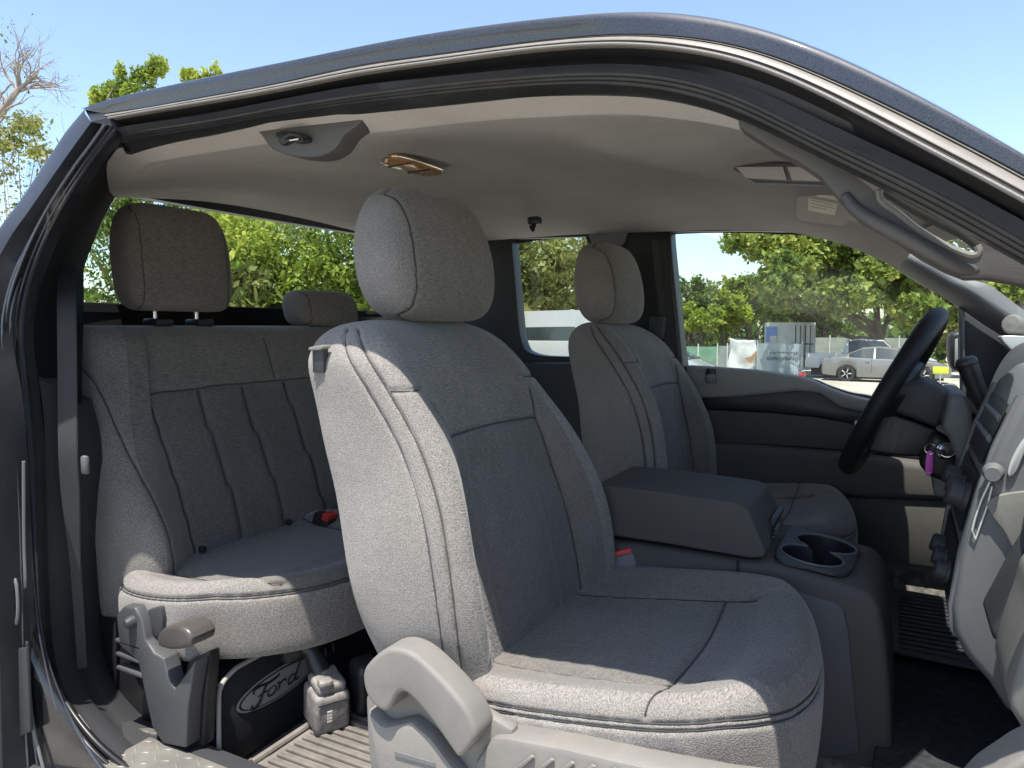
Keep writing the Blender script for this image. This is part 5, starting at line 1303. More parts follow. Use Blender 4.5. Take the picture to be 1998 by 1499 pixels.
# ================================================================== SURROUNDINGS
def gz(x, y): return -.0215*max(0.0, y-1.5)-.004*max(0.0, -x-3)
def gsurf():
    m, nt, b = new_mat('sandy compacted ground'); L = nt.links.new
    tc = N(nt, 'ShaderNodeTexCoord')
    n1 = N(nt, 'ShaderNodeTexNoise', Scale=.35, Detail=8.0, Roughness=.65); n2 = N(nt, 'ShaderNodeTexNoise', Scale=9.0, Detail=8.0, Roughness=.7)
    L(tc.outputs['Object'], n1.inputs['Vector']); L(tc.outputs['Object'], n2.inputs['Vector'])
    r1 = ramp(nt, [(.3, (.36, .325, .265)), (.55, (.50, .465, .395)), (.75, (.43, .40, .34))]); r2 = ramp(nt, [(.3, (.6, .6, .6)), (.7, (1, 1, 1))])
    L(n1.outputs['Fac'], r1.inputs['Fac']); L(n2.outputs['Fac'], r2.inputs['Fac'])
    mx = N(nt, 'ShaderNodeMix', data_type='RGBA', blend_type='MULTIPLY'); mx.inputs[0].default_value = .7
    L(r1.outputs['Color'], mx.inputs[6]); L(r2.outputs['Color'], mx.inputs[7]); L(mx.outputs[2], b.inputs['Base Color'])
    b.inputs['Roughness'].default_value = .95; b.inputs['Specular IOR Level'].default_value = .1
    bp = N(nt, 'ShaderNodeBump', Strength=.5, Distance=.03); L(n2.outputs['Fac'], bp.inputs['Height']); L(bp.outputs['Normal'], b.inputs['Normal'])
    return m
t = np.r_[-600, -300, -150, -80, np.arange(-50, 51, 2.5), 80, 150, 300, 600]
P = np.array([[(x, y, gz(x, y)+(.05*mnoise.noise(Vector((x*.2, y*.2, 0))) if abs(x) > 6 or abs(y) > 6 else 0)) for y in t] for x in t])
mb = MB(); mb.grid(P, 0); g = mb.out('ground', [gsurf()], None, angle=None); tag(g, kind='structure')

def leafmat(name, dark, light, yellow, trans=.35):
    m, nt, b = new_mat(name); L = nt.links.new
    geo = N(nt, 'ShaderNodeNewGeometry'); tc = N(nt, 'ShaderNodeTexCoord')
    nz = N(nt, 'ShaderNodeTexNoise', Scale=.55, Detail=3.0); L(tc.outputs['Object'], nz.inputs['Vector'])
    ad = N(nt, 'ShaderNodeMath', operation='MULTIPLY_ADD'); ad.inputs[1].default_value = .55
    L(geo.outputs['Random Per Island'], ad.inputs[0]); 
    sc = N(nt, 'ShaderNodeMath', operation='MULTIPLY_ADD'); sc.inputs[1].default_value = 1.3; sc.inputs[2].default_value = -.42
    L(nz.outputs['Fac'], sc.inputs[0]); L(sc.outputs[0], ad.inputs[2])
    r = ramp(nt, [(.05, dark), (.5, light), (.95, yellow)]); L(ad.outputs[0], r.inputs['Fac'])
    L(r.outputs['Color'], b.inputs['Base Color']); b.inputs['Roughness'].default_value = .5; b.inputs['Specular IOR Level'].default_value = .3
    tr = N(nt, 'ShaderNodeBsdfTranslucent'); L(r.outputs['Color'], tr.inputs['Color'])
    mx = N(nt, 'ShaderNodeMixShader'); mx.inputs['Fac'].default_value = trans
    out = nt.nodes['Material Output']; L(b.outputs[0], mx.inputs[1]); L(tr.outputs[0], mx.inputs[2]); L(mx.outputs[0], out.inputs['Surface'])
    return m
M['leaf_fresh'] = leafmat('fresh green leaves', (.07, .12, .028), (.22, .29, .055), (.44, .45, .09))
M['leaf_lime'] = leafmat('lime green leaves', (.08, .14, .022), (.27, .36, .05), (.46, .47, .08))
M['leaf_dark'] = leafmat('deep green leaves', (.04, .08, .022), (.10, .17, .035), (.22, .28, .05))
M['leaf_dry'] = leafmat('olive and straw leaves', (.08, .11, .03), (.19, .225, .055), (.36, .32, .10))
M['bark'] = surf('grey brown bark', (.13, .105, .085), .95, var=.35, vscale=8, bump=.8, bscale=40)
M['bark_pale'] = surf('pale grey bark', (.26, .22, .19), .95, var=.3, vscale=8, bump=.6, bscale=40)

def leaves(name, blobs, n, size, mat, parent, seed=1, fill=.45, droop=.3, asp=.5, gapf=1.6):
    """many leaf faces scattered through the crown's lobes, thinner towards their edges"""
    rg = np.random.RandomState(seed)
    C = np.array([b[0] for b in blobs], float); Rr = np.array([b[1] if np.ndim(b[1]) else (b[1],)*3 for b in blobs], float)
    w = (Rr.prod(1))**.67; w = w/w.sum()
    k = rg.choice(len(blobs), n, p=w)
    d = rg.normal(size=(n, 3)); d /= np.linalg.norm(d, axis=1, keepdims=True)
    r = rg.uniform(0, 1, n)**fill
    lump = np.array([mnoise.noise(Vector(v)) for v in (d*2.2+k[:, None]*7.1)[:n]])
    c = C[k]+d*Rr[k]*(r*(1+.38*lump))[:, None]
    gap = np.array([mnoise.noise(Vector(v)*gapf) for v in c]); keep = gap > -.16+.10*rg.normal(size=n)
    c, d, k = c[keep], d[keep], k[keep]; n = len(c)
    a = rg.normal(size=(n, 3))*.8+d*.6; a[:, 2] -= droop; a /= np.linalg.norm(a, axis=1, keepdims=True)
    b = np.cross(a, rg.normal(size=(n, 3))); b /= np.linalg.norm(b, axis=1, keepdims=True)
    s = size*np.exp(rg.normal(0, .38, n))[:, None]
    v0 = c-a*s*.5; v1 = c+b*s*asp*.5; v2 = c+a*s*.5; v3 = c-b*s*asp*.5
    V = np.stack([v0, v1, v2, v3], 1).reshape(-1, 3)
    me = bpy.data.meshes.new(name)
    me.vertices.add(4*n); me.vertices.foreach_set('co', V.ravel())
    me.loops.add(4*n); me.loops.foreach_set('vertex_index', np.arange(4*n))
    me.polygons.add(n); me.polygons.foreach_set('loop_start', np.arange(0, 4*n, 4)); me.polygons.foreach_set('loop_total', np.full(n, 4))
    me.update(calc_edges=True); me.validate()
    return link(name, me, parent, [mat], smooth=False)
def limbs(mb, p, d, L, r, depth, rg, spread=.55, up=.15, bend=.25, seg=5):
    P = [Vector(p)]; dd = Vector(d).normalized(); Rr = [r]
    for k in range(seg):
        dd = (dd+Vector(rg.normal(size=3))*bend*.3+Vector((0, 0, up*.2))).normalized()
        P.append(P[-1]+dd*L/seg); Rr.append(r*(1-.38*(k+1)/seg))
    mb.tube(P, Rr, 8 if r > .03 else 5)
    tips = [P[-1]]
    if depth > 0:
        for k in range(rg.randint(2, 4)+(1 if depth > 2 else 0)):
            i = rg.randint(2, seg+1) if k else seg
            nd = (dd+Vector(rg.normal(size=3))*spread).normalized()
            tips += limbs(mb, P[i], nd, L*rg.uniform(.6, .85), Rr[i]*rg.uniform(.55, .75), depth-1, rg, spread, up, bend, seg)
    return tips
def tree(name, base, top_h, blobs, n, size, leaf, label, seed, bark='bark', r=.18, depth=2, group=None, fill=.45, lean=(0, 0, 1), cat='tree', trunk_l=.45, asp=.5, nl=7):
    t = empty(name, base, label=label, cat=cat, group=group)
    rg = np.random.RandomState(seed); mb = MB()
    limbs(mb, base, lean, top_h*trunk_l, r, depth, rg)
    # a limb from the trunk into each lobe
    tb = Vector(base)+Vector(lean).normalized()*top_h*trunk_l*.7
    for b in blobs[::max(1, len(blobs)//nl)]:
        c = Vector(b[0]); m = (tb+c)*.5+Vector(rg.normal(size=3))*.12*(c-tb).length
        q = arc(np.array([tb, m, c]), 8); mb.tube(q, np.linspace(r*.45, r*.08, 8), 6)
    mb.out('trunk', [M[bark]], t)
    leaves('crown', blobs, n, size, M[leaf], t, seed, fill, asp=asp)
    return t
def lobes(c, R, k, seed, flat=.75, sub=.5):
    rg = np.random.RandomState(seed); o = [(c, (R*.75, R*.75, R*.75*flat))]
    for i in range(k):
        d = rg.normal(size=3); d /= np.linalg.norm(d); d[2] = d[2]*flat+.08
        s = R*rg.uniform(sub*.6, sub*1.15)
        o.append((tuple(np.array(c)+d*R*rg.uniform(.65, 1.0)), (s, s, s*.8)))
    return o
def on_ground(p): return (p[0], p[1], gz(p[0], p[1]))

# --- seen through the rear window
b = (-8.661,8.288,1.565)
tree('leafy_shrub', on_ground(b), 3.6, lobes((-8.806,8.273,2.285), 1.75, 16, 3, .9, .5), 70000, .085, 'leaf_lime', 'large bright lime green bush filling the rear window behind the middle headrest', 11, r=.10, cat='bush', trunk_l=.3)
b = (-8.541,10.624,1.564)
tree('leafy_shrub', on_ground(b), 3.2, lobes((-8.377,10.76,2.136), 1.7, 12, 5, .9, .5), 30000, .09, 'leaf_fresh', 'mid green bush beside the lime one, mostly hidden by the near front headrest', 12, r=.10, cat='bush', trunk_l=.3)
b = (-13.671,9.032,1.564)
tree('slender_tree', on_ground(b), 4.0, lobes((-14.209,8.861,2.893), 1.5, 9, 8, 1.0, .42)+lobes((-13.292,9.999,3.849), 1.0, 6, 9, .9, .45)+lobes((-13.699,7.899,1.772), .9, 5, 10, .8, .5)+lobes((-14.206,8.973,4.167), .8, 6, 17, .8, .5)+lobes((-13.476,9.375,4.334), .8, 6, 18, .8, .5), 20000, .105, 'leaf_dark', 'thin dark green tree with sky showing through it, behind the near rear headrest', 13, r=.09, bark='bark_pale', fill=.7, trunk_l=.5)
b = (-8.408,6.678,1.088)
tree('leafy_shrub', on_ground(b), 1.8, lobes((-8.213,6.822,1.566), 1.0, 9, 21, .7, .5)+lobes((-9.412,6.185,1.566), .8, 6, 22, .7, .5), 12000, .13, 'leaf_dry', 'low olive and straw coloured bush along the bottom of the rear window', 14, r=.06, cat='bush', trunk_l=.3)
# --- above the cab roof and at its left
tree('tall_tree', on_ground((-18.747,12.012,1.562)), 7.5, [((-19.793,12.022,8.106), .30), ((-19.299,12.335,8.687), (.22, .22, .45)), ((-19.41,12.232,8.178), .38), ((-18.64,12.679,8.614), .42), ((-18.395,12.841,8.978), .34), ((-18.817,12.547,8.178), .42), ((-17.929,13.643,8.827), .30), ((-17.407,13.934,8.976), .30), ((-17.619,13.792,8.633), .38)], 7000, .12, 'leaf_lime', 'tall lime green tree whose tufted top rises above the truck roof', 15, r=.14, trunk_l=.45, depth=1)
def bare():
    base = on_ground((-13.384,4.641,1.565)); t = empty('bare_tree', base, label='leafless pale branching tree against the sky behind the truck', cat='tree')
    rg = np.random.RandomState(5); mb = MB()
    k0 = Vector((-12.888,5.128,4.141)); k1 = Vector((-12.14,5.639,5.454))
    mb.tube(arc(np.array([base, (Vector(base)*.5+k0*.5)+Vector((.1, 0, 0)), k0, k1]), 24), np.linspace(.12, .045, 24), 9)
    R3 = Vector((math.cos(rad(28)), math.sin(rad(28)), 0))
    for (du, dv, L) in ((.3, 1, 1.0), (.8, .8, .95), (1, .25, .9), (-.2, 1, 1.1), (.6, .5, 1.0), (1, .5, .9), (-.6, .8, 1.1), (.1, .9, .8)):
        d = R3*du+Vector((0, 0, 1))*dv+Vector(rg.normal(size=3))*.15
        limbs(mb, k1-Vector((0, 0, .05)), d, L*.42, .026, 3, rg, spread=.5, up=.1, bend=.5)
    for f in (.35, .6, .8):
        p = k0*(1-f)+k1*f
        for s in (1, -1): limbs(mb, p, R3*s*.7+Vector((0, 0, .8)), .5, .022, 3, rg, spread=.55, bend=.5)
    mb.out('branches', [M['bark_pale']], t)
    leaves('sparse_leaves', [((-11.985,5.737,5.637), (.9, .9, .8)), ((-12.374,5.581,6.219), (.7, .7, .6))], 170, .05, M['leaf_dry'], t, 4, 1.0)
bare()
tree('twiggy_shrub', on_ground((-9.868,4.238,1.566)), 3.6, lobes((-9.769,4.495,3.92), .50, 9, 31, 1.0, .5)+lobes((-10.147,4.318,4.197), .45, 6, 32, .9, .5)+lobes((-9.989,4.318,3.228), .55, 6, 33, .9, .5), 4200, .05, 'leaf_dry', 'straggly olive shrub with bare pale twigs outside the painted rear pillar', 16, r=.05, bark='bark_pale', depth=3, fill=.8, trunk_l=.55, cat='shrub')

# --- seen through the far quarter window
tree('olive_tree', on_ground((-9.314,20.435,1.561)), 4.6, lobes((-9.73,20.329,2.89), 1.9, 12, 41, .9, .5)+lobes((-9.27,21.774,3.638), 1.2, 8, 42, 1.0, .5), 24000, .16, 'leaf_dry', 'olive brown tree behind the white van, seen through the small far side window', 17, r=.14)
tree('olive_tree', on_ground((-12.143,21.202,1.56)), 4.2, lobes((-12.195,21.3,3), 2.0, 10, 43, .9, .5), 8000, .24, 'leaf_fresh', 'green tree beside the olive brown one, mostly hidden by the near headrest', 18, r=.14)

# --- seen through the driver's window: one large tree, smaller ones behind the site fence
tree('shade_tree', on_ground((-0.252,39.908,0.275)), 8.5,
     lobes((-2.206,38.147,5.046), 3.6, 16, 51, .62, .45)+lobes((-5.576,35.253,5.434), 1.35, 8, 52, .7, .5)+lobes((1.38,39.924,3.551), 2.4, 10, 53, .7, .5)+lobes((-3.982,37.643,3.578), 1.7, 9, 54, .7, .5)+lobes((-3.178,37.845,7.539), 3.2, 9, 55, .6, .5)+lobes((-1.888,34.705,2.7), 1.5, 8, 56, .6, .5)+lobes((1.155,36.303,2.472), 1.3, 7, 57, .7, .5)+lobes((-3.819,32.654,3.995), 1.3, 7, 58, .7, .5),
     76000, .24, 'leaf_fresh', 'big spreading shade tree with a forked trunk behind the silver sedan', 19, r=.30, lean=(-.1, 0, 1), trunk_l=.30, asp=.6, nl=4)
hz = [
    ((-11.496, 45.54, 3.18), 1.7, 'leaf_dark', 'dark green tree behind the green fence, against open sky'),
    ((-10.198, 43.872, 2.176), 1.2, 'leaf_lime', 'low yellow green bushy tree behind the fence in front of the dark tree'),
    ((-9.467, 46.591, 2.854), 1.6, 'leaf_lime', 'yellow green tree above the plastic wrapped stack'),
    ((-8.312, 48.371, 3.214), 1.9, 'leaf_fresh', 'mid green tree behind the white container, beside its blue square'),
    ((-6.604, 51.558, 3.282), 2.0, 'leaf_dark', 'deep green tree directly behind the white container'),
    ((-3.832, 53.001, 2.936), 2.2, 'leaf_dark', 'deep green tree behind the grey fence and the white pickup'),
    ((3.232, 49.823, 1.553), 1.8, 'leaf_dry', 'olive tree right of the steering wheel, beyond the door mirror'),
]
for i, (c_, R_, lf, lab) in enumerate(hz):
    tree('small_tree', on_ground(c_), c_[2]+1.0, lobes(c_, R_, 11, 60+i, .95, .5), 11000, .21, lf, lab, 70+i, r=.13, group='trees behind the site fence')
tree('roadside_tree', on_ground((5.622,39.633,0.38)), 6.0, lobes((4.679,39.396,3.441), 2.3, 12, 81, .8, .5)+lobes((2.385,40.695,6.293), 2.2, 10, 82, .8, .5)+lobes((7.147,40.79,4.382), 2.0, 8, 83, .8, .5), 14000, .32, 'leaf_fresh', 'green tree in front of the truck, seen through the windscreen and grab handle', 20, r=.2)

# --- vehicles
M['car_silver'] = paint('champagne silver car paint', (.23, .225, .215), .08, metal=.3, rough=.35)
M['car_white'] = paint('white car paint', (.34, .345, .34), .03, metal=0.0, rough=.3)
M['car_glass'] = surf('dark car window', (.03, .04, .045), .08, var=.1, spec=.8)
M['tyre'] = surf('tyre rubber', (.025, .025, .025), .8, var=.2)
M['alloy'] = surf('alloy wheel', (.55, .55, .55), .3, var=.1, metal=.6)
M['tail'] = flat('red tail lamp', (.45, .03, .03), .2)
def wheel(par, x, y, r, side, z0=0.0):
    w = empty('wheel', (par.location.x+x, par.location.y+y, par.location.z+r+z0), par)
    w.location = (x, y, r+z0)
    c = (par.location.x+x, par.location.y+y, par.location.z+r+z0)
    mb = MB(); mb.lathe(c, [(r*.62, -.09), (r*.95, -.10), (r, -.06), (r, .06), (r*.95, .10), (r*.62, .09)], (0, 1, 0), 28); mb.out('tyre', [M['tyre']], w)
    mb = MB(); mb.lathe(c, [(.0, side*.085), (r*.16, side*.085), (r*.2, side*.06), (r*.6, side*.08), (r*.64, side*.09)], (0, 1, 0), 28)
    for k in range(5):
        a = 2*math.pi*k/5; p = Vector(c)+Vector((math.cos(a)*r*.38, side*.085, math.sin(a)*r*.38))
        mb.box(p, (r*.5, .02, r*.14), Matrix.Rotation(-a, 3, 'Y'), .004, seg=1)
    mb.out('rim', [M['alloy']], w)
def car(name, loc, st, wheels, wr, mat, label, cat, glass_spans, group=None, lamps=(), handles=(), drop=.05):
    """st: stations (x, z_sill, z_belt, z_roof, half width at belt, half width at roof) from tail to nose"""
    t = empty(name, loc, label=label, cat=cat, group=group); o = Vector(loc)
    xs = [s[0] for s in st]; xx = np.unique(np.r_[np.linspace(xs[0], xs[-1], 150), xs])
    f = lambda k: np.interp(xx, xs, [s[k] for s in st])
    zs, zb, zr, wb, wr_ = f(1), f(2), f(3), f(4), f(5)
    # wheel arches cut up into the sill line
    for wx in wheels:
        d = np.sqrt(np.clip((wr*1.16)**2-(xx-wx)**2, 0, None)); zs = np.where(d > 0, np.maximum(zs, wr+d-.02), zs)
    rows = []
    for i, x in enumerate(xx):
        a, b, c, w, v = zs[i], zb[i], zr[i], wb[i], wr_[i]
        m = min(max(.5*(a+b), a+.001), b-.001)
        half = [(-w*.93, a), (-w*1.0, m), (-w, b-.02), (-w*.985, b), (-(v+.015), max(b, c-drop)), (-v*.9, max(b, c-.006)), (-v*.4, max(b, c)), (0, max(b, c)+.004)]
        full = half+[(-y, z) for y, z in half[-2::-1]]
        rows.append([(o.x+x, o.y+y, o.z+z) for y, z in full])
    P = np.array(rows); n = P.shape[1]
    mb = MB(); mb.grid(P, 0, cap0=True, cap1=True)
    # underside, dark
    ids = []
    for i in range(len(xx)-1):
        xm = (xx[i]+xx[i+1])/2
        for j in range(n-1):
            g = j in (3, n-5) and zr[i] > zb[i]+.12 and any(p <= xm <= q for p, q in glass_spans)
            ids.append(1 if g else 0)
    mb.I = ids+[0, 0]
    # split the glass out into its own part
    body_f = [k for k in range(len(mb.F)) if mb.I[k] == 0]; gl_f = [k for k in range(len(mb.F)) if mb.I[k] == 1]
    build('car_body', mb.V, [mb.F[k] for k in body_f], [mat], t, angle=35)
    if gl_f: build('side_windows', mb.V, [mb.F[k] for k in gl_f], [M['car_glass']], t, angle=35)
    # front and rear screens follow the slopes: lay dark glass a hair above them
    mb = MB()
    for i in range(len(xx)-1):
        sl = abs(zr[i+1]-zr[i])/(xx[i+1]-xx[i]+1e-9)
        if sl > .35 and zr[i] > zb[i]+.05 and zr[i+1] > zb[i+1]+.05:
            a, b2 = P[i, 5:n-5], P[i+1, 5:n-5]
            mb.grid(np.stack([a+np.array([0, 0, .008]), b2+np.array([0, 0, .008])]), 0)
    if mb.F: mb.out('windscreen', [M['car_glass']], t)
    mb = MB(); mb.box(o+Vector(((xs[0]+xs[-1])/2, 0, wr*.85)), (xs[-1]-xs[0]-.5, st[0][4]*1.6, wr*1.0)); mb.out('underbody', [M['tyre']], t)
    for wx in wheels:
        for s in (-1, 1): wheel(t, wx, s*(max(wb)-.11), wr, s)
    for (x, y, z, dx, dy, dz) in lamps:
        mb = MB(); mb.box(o+Vector((x, y, z)), (dx, dy, dz), None, .02); mb.out('tail_lamp', [M['tail']], t)
    for (x, z) in handles:
        mb = MB(); mb.box(o+Vector((x, -max(wb)-.008, z)), (.16, .03, .035), None, .01); mb.out('door_handle', [mat], t)
    mb = MB()
    for (x, z) in handles:
        mb.box(o+Vector((x+.14, -max(wb)-.001, z-.2)), (.012, .006, .62))
    if handles: mb.out('door_gap', [M['tyre']], t)
    return t
p = on_ground((0.016,33.17,-0.481))
sed = [(-2.40,.35,.80,.80,.62,.55),(-2.34,.28,.93,.93,.78,.62),(-2.0,.25,1.0,1.02,.86,.62),(-1.55,.22,1.02,1.10,.88,.60),(-.85,.20,.98,1.42,.89,.58),(-.2,.20,.96,1.47,.89,.60),(.45,.20,.94,1.40,.89,.58),(1.25,.20,.93,.98,.88,.62),(1.9,.22,.86,.87,.86,.62),(2.25,.26,.72,.74,.76,.55),(2.38,.32,.60,.60,.60,.45)]
car('sedan_car', p, sed, (-1.42, 1.40), .335, M['car_silver'], 'champagne silver sedan parked side on beyond the driver window', 'car', [(-1.35, -.40), (-.34, .95)], lamps=[(-2.30, -.62, .86, .12, .28, .16)], handles=[(-.62, .86), (.42, .83)])
p = on_ground((-0.584,35.804,-0.49)); 
pk = [(-2.75,.55,1.12,1.12,.80,.70),(-2.70,.48,1.14,1.14,.90,.80),(-1.25,.46,1.14,1.14,.92,.80),(-1.15,.46,1.14,1.20,.92,.74),(-1.02,.46,1.14,1.74,.92,.66),(-.5,.46,1.13,1.80,.92,.66),(.45,.46,1.12,1.76,.92,.66),(1.10,.46,1.10,1.16,.92,.72),(2.2,.48,1.02,1.04,.90,.75),(2.55,.52,.88,.90,.84,.7)]
M['car_bright'] = paint('bright white car paint', (.58, .59, .58), .03, metal=0.0, rough=.35)
car('pickup_car', p, pk, (-1.70, 1.65), .39, M['car_bright'], 'white pickup with an open bed parked behind the silver sedan', 'truck', [(-.95, .95)], lamps=[(-2.70, -.80, .96, .08, .14, .26)])
p = on_ground((-5.391,12.244,0.941))
vn = [(-2.45,.42,1.30,1.30,.80,.76),(-2.38,.36,1.36,1.86,.90,.84),(-2.2,.34,1.40,1.96,.92,.88),(0,.34,1.40,1.99,.93,.89),(1.0,.34,1.38,1.92,.93,.86),(1.75,.36,1.12,1.2,.92,.80),(2.4,.42,.9,.92,.80,.7)]
p = (p[0]+.55, p[1], p[2]+.16)
car('white_van', p, vn, (-1.55, 1.55), .36, M['car_white'], 'white van seen through the small far side window', 'van', [(-2.25, -1.05), (-.95, .1), (.2, 1.25)], drop=.32)

# --- building site: container, wrapped stack, banner, fences, bin
M['cont'] = surf('white container steel', (.62, .61, .56), .6, var=.12, vscale=3)
M['tarp'] = surf('pale plastic sheeting', (.55, .57, .54), .35, var=.2, vscale=2.5, bump=.8, bscale=9)
M['mesh_green'] = surf('green shade cloth', (.16, .30, .21), .9, var=.2, vscale=1.5)
M['mesh_grey'] = surf('grey shade cloth', (.27, .30, .27), .9, var=.2, vscale=1.5)
M['banner'] = surf('blue grey vinyl banner', (.30, .35, .36), .5, var=.18, vscale=1.2)
M['blue'] = flat('blue container panel', (.20, .32, .62), .6)
c0 = (-4.917,40.826,0.17); gx = on_ground(c0)
ct = empty('shipping_container', gx, label='white shipping container with a blue square and door panels behind the wrapped stack', cat='container')
o = Vector(gx)
Lx, Hx = 2.35, 2.55
mb = MB(); mb.box(o+Vector((0, 1.2, .15+Hx/2)), (Lx, 2.4, Hx), None, .02)
mb.out('container_shell', [M['cont']], ct)
mb = MB()
for k in range(2): mb.box(o+Vector((.60+.60*k-.02, -.02, .15+Hx/2)), (.50, .05, Hx-.25), None, .02)
mb.out('container_door', [M['cont']], ct)
mb = MB()
for k in range(4): mb.tube([o+Vector((.42+.25*k, -.06, .3)), o+Vector((.42+.25*k, -.06, Hx))], .02, 6)
for z in (.9, 1.55): mb.box(o+Vector((.80, -.055, z)), (1.05, .02, .05))
mb.out('lock_bar', [M['tyre']], ct)
mb = MB(); mb.box(o+Vector((-.82, -.012, 2.05)), (.60, .02, .85)); mb.out('blue_panel', [M['blue']], ct)
mb = MB(); mb.box(o+Vector((-.70, -.026, 1.80)), (.34, .01, .34)); mb.out('white_square', [M['cont']], ct)
p = Vector(on_ground((-6.144,35.595,-0.238)))
ws = empty('wrapped_stack', p, label='bulky stack wrapped in pale plastic sheeting left of the banner', cat='wrapped stack')
n1, n2 = 26, 60; P = np.zeros((n1, n2, 3))
for i in range(n1):
    zz = 1.72*i/(n1-1)
    for j in range(n2):
        a = 2*math.pi*j/n2; sq = 1/max(abs(math.cos(a)), abs(math.sin(a)))**.8
        r = .62*sq*(1-.10*(zz/1.72)**4)+.12*mnoise.noise(Vector((math.cos(a)*1.6, math.sin(a)*1.6, zz*1.3)))
        P[i, j] = (p.x+r*math.cos(a)*1.15, p.y+r*math.sin(a), p.z+zz+.12*mnoise.noise(Vector((math.cos(a)*2, math.sin(a)*2, 5)))*zz)
mb = MB(); mb.grid(P, 0, cv=True, cap1=True); mb.out('plastic_wrap', [M['tarp']], ws, angle=None)
mb = MB(); mb.prism([p+Vector((.12, -.80, .85)), p+Vector((.45, -.78, .95)), p+Vector((.72, -.76, 1.28)), p+Vector((.60, -.78, .86)), p+Vector((.40, -.80, .62))], (0, .02, 0)); mb.out('brown_patch', [flat('brown cardboard', (.34, .2, .11), .9)], ws)
p = Vector(on_ground((-4.432,34.788,-0.402)))
bn = empty('site_banner', p, label='blue grey site banner with two faint lines of lettering between the stack and the pickup', cat='banner')
xs = np.linspace(-.98, .98, 40); zs = np.linspace(.05, 1.55, 24)
mb = MB()
G = np.array([[(p.x+x, p.y+.04*math.sin(x*7+z*2)+.03*mnoise.noise(Vector((x*2, z*2, 1))), p.z+z) for x in xs] for z in zs])
mb.grid(G, 0); mb.grid(G[::-1]+np.array([0, .012, 0]), 0); mb.out('vinyl_sheet', [M['banner']], bn, angle=None)
mb = MB()
for x in (-1.0, 1.0): mb.tube([p+Vector((x, .05, 0)), p+Vector((x, .05, 1.65))], .025, 8)
mb.out('banner_post', [M['alloy']], bn)
mb = MB(); rg = np.random.RandomState(9)
for z, h, x0, x1 in ((1.12, .09, -.45, .85), (.86, .16, -.55, .80)):
    x = x0
    while x < x1:
        w = rg.uniform(.03, .10)
        mb.box(p+Vector((x+w/2, -.075, z+rg.uniform(-.02, .02))), (w, .01, h*rg.uniform(.5, 1)))
        x += w+rg.uniform(.02, .05)
bl = mb.out('banner_lettering', [flat('faded dark lettering', (.10, .12, .14), .6)], bn)
bl['kind'] = 'stuff'
def fence(name, a, b, h, mat, label, posts, side=0.0):
    a = Vector(on_ground(a)); b = Vector(on_ground(b)); t = empty(name, a, label=label, cat='fence')
    L = (b-a).length; n = int(L*6)+2
    G = np.array([[tuple(a.lerp(b, s)+Vector((0, .05*math.sin(s*L*2.1)+.04*mnoise.noise(Vector((s*L, z*2, 2))), .06+z*h))) for s in np.linspace(0, 1, n)] for z in np.linspace(0, 1, 8)])
    mb = MB(); mb.grid(G, 0); mb.grid(G[::-1]+np.array([0, .015, 0]), 0); mb.out('shade_cloth', [mat], t, angle=None)
    for k in range(posts):
        q = a.lerp(b, k/(posts-1)); mb = MB(); mb.tube([q+Vector((0, -.05, 0)), q+Vector((0, -.05, h+.22))], .035, 8); mb.out('fence_post', [M['cont']], t)
fence('site_fence', (-12.091,41.543,0.03), (-8.897,42.103,0.006), 1.30, M['mesh_green'], 'green shade cloth site fence with white posts next to the wrapped stack', 4)
fence('site_fence', (-8.672,41.086,-0.016), (-7.239,39.572,-0.051), 1.35, M['mesh_grey'], 'short grey shade cloth fence joining the green fence to the wrapped stack', 3)
fence('site_fence', (-4.635,47.774,-0.04), (1.673,48.851,-0.092), 1.9, M['mesh_grey'], 'grey shade cloth fence behind the white pickup and the sedan', 6)
p = Vector(on_ground((-2.929,30.489,-0.249)))
bk_ = empty('red_bucket', p, label='small red bucket on the ground beside the white pickup tail', cat='bucket')
mb = MB(); mb.lathe(p, [(.10, 0), (.15, .30), (.16, .30), (.16, .33), (.145, .33), (.10, .03)], (0, 0, 1), 20); mb.out('bucket_body', [flat('red plastic', (.60, .06, .04), .5)], bk_)
mb = MB(); mb.tube([p+Vector((.155*math.cos(a), 0, .31+.10*math.sin(a))) for a in np.linspace(0, math.pi, 14)], .006, 6); mb.out('bucket_handle', [M['alloy']], bk_)
p = Vector(on_ground((1.961,29.684,-0.216)))
sg_ = empty('warning_board', p, label='lime yellow board on a post right of the steering wheel', cat='board')
mb = MB(); mb.box(p+Vector((-.05, 0, .62)), (.50, .03, .26), None, .01); mb.out('board', [flat('lime yellow board', (.62, .66, .04), .5)], sg_)
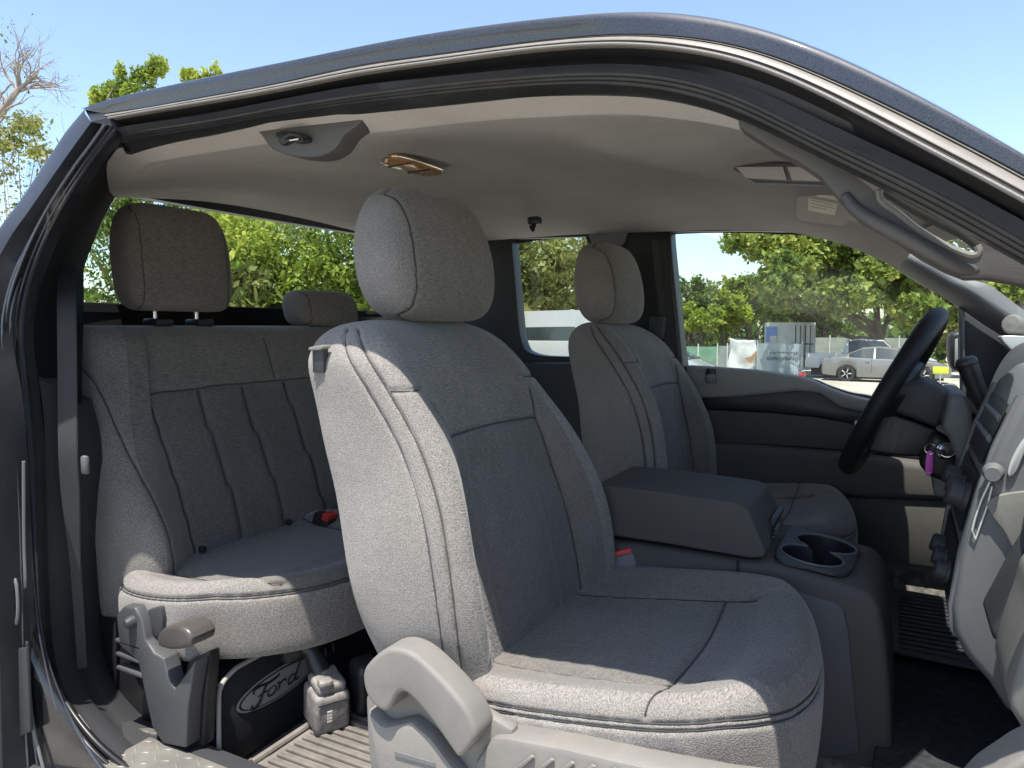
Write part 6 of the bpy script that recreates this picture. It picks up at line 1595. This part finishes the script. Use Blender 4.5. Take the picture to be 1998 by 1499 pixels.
mb = MB(); mb.tube([p+Vector((-.05, .03, 0)), p+Vector((-.05, .03, .7))], .025, 8); mb.out('post', [M['alloy']], sg_)

# far belt of trees closing the horizon: one mass nobody could count
rgF = np.random.RandomState(99)
bl = []
for k in range(46):
    a = rad(-40+130*k/45); d = rgF.uniform(62, 78)
    x, y = .7-d*math.sin(a), -1.5+d*math.cos(a)
    bl.append(((x, y, gz(x, y)+rgF.uniform(1.2, 2.2)), (3.4, 3.4, rgF.uniform(2.0, 3.4))))
ft = leaves('distant_trees', bl, 30000, .75, M['leaf_dark'], None, 77, .5, asp=.7)
tag(ft, kind='stuff')

# ------------------------------------------------------------------ camera, sun, sky
SUN = Vector((.07, -.28, 1.0)).normalized()
sun = bpy.data.lights.new('sun', 'SUN'); sun.energy = 3.2; sun.angle = rad(.53); sun.color = (1, .95, .87)
so = bpy.data.objects.new('sun', sun); COL.objects.link(so)
so.rotation_euler = (-SUN).to_track_quat('-Z', 'Y').to_euler()
W = bpy.data.worlds.new('World'); SC.world = W; W.use_nodes = True
nt = W.node_tree; bg = nt.nodes['Background']
sky = nt.nodes.new('ShaderNodeTexSky'); sky.sky_type = 'NISHITA'; sky.sun_disc = False
sky.sun_elevation = math.asin(SUN.z); sky.sun_rotation = math.atan2(SUN.x, SUN.y)
sky.altitude = 0; sky.air_density = 1.0; sky.dust_density = 1.0; sky.ozone_density = 1.2
nt.links.new(sky.outputs['Color'], bg.inputs['Color']); bg.inputs['Strength'].default_value = 0.102
cam = bpy.data.cameras.new('camera'); co = bpy.data.objects.new('camera', cam); COL.objects.link(co)
co.location = (0.72, -1.49, 1.57); co.rotation_euler = (rad(90-4.37), 0, rad(28))
cam.sensor_width = 36; cam.lens = 36*1440/1998; cam.clip_start = .01; cam.clip_end = 2000
SC.camera = co
SC.view_settings.view_transform = 'Standard'; SC.view_settings.look = 'None'; SC.view_settings.gamma = 1
SC.view_settings.exposure = 1.5
SC.cycles.max_bounces = 8; SC.cycles.diffuse_bounces = 5; SC.cycles.transparent_max_bounces = 24
SC.cycles.use_denoising = True
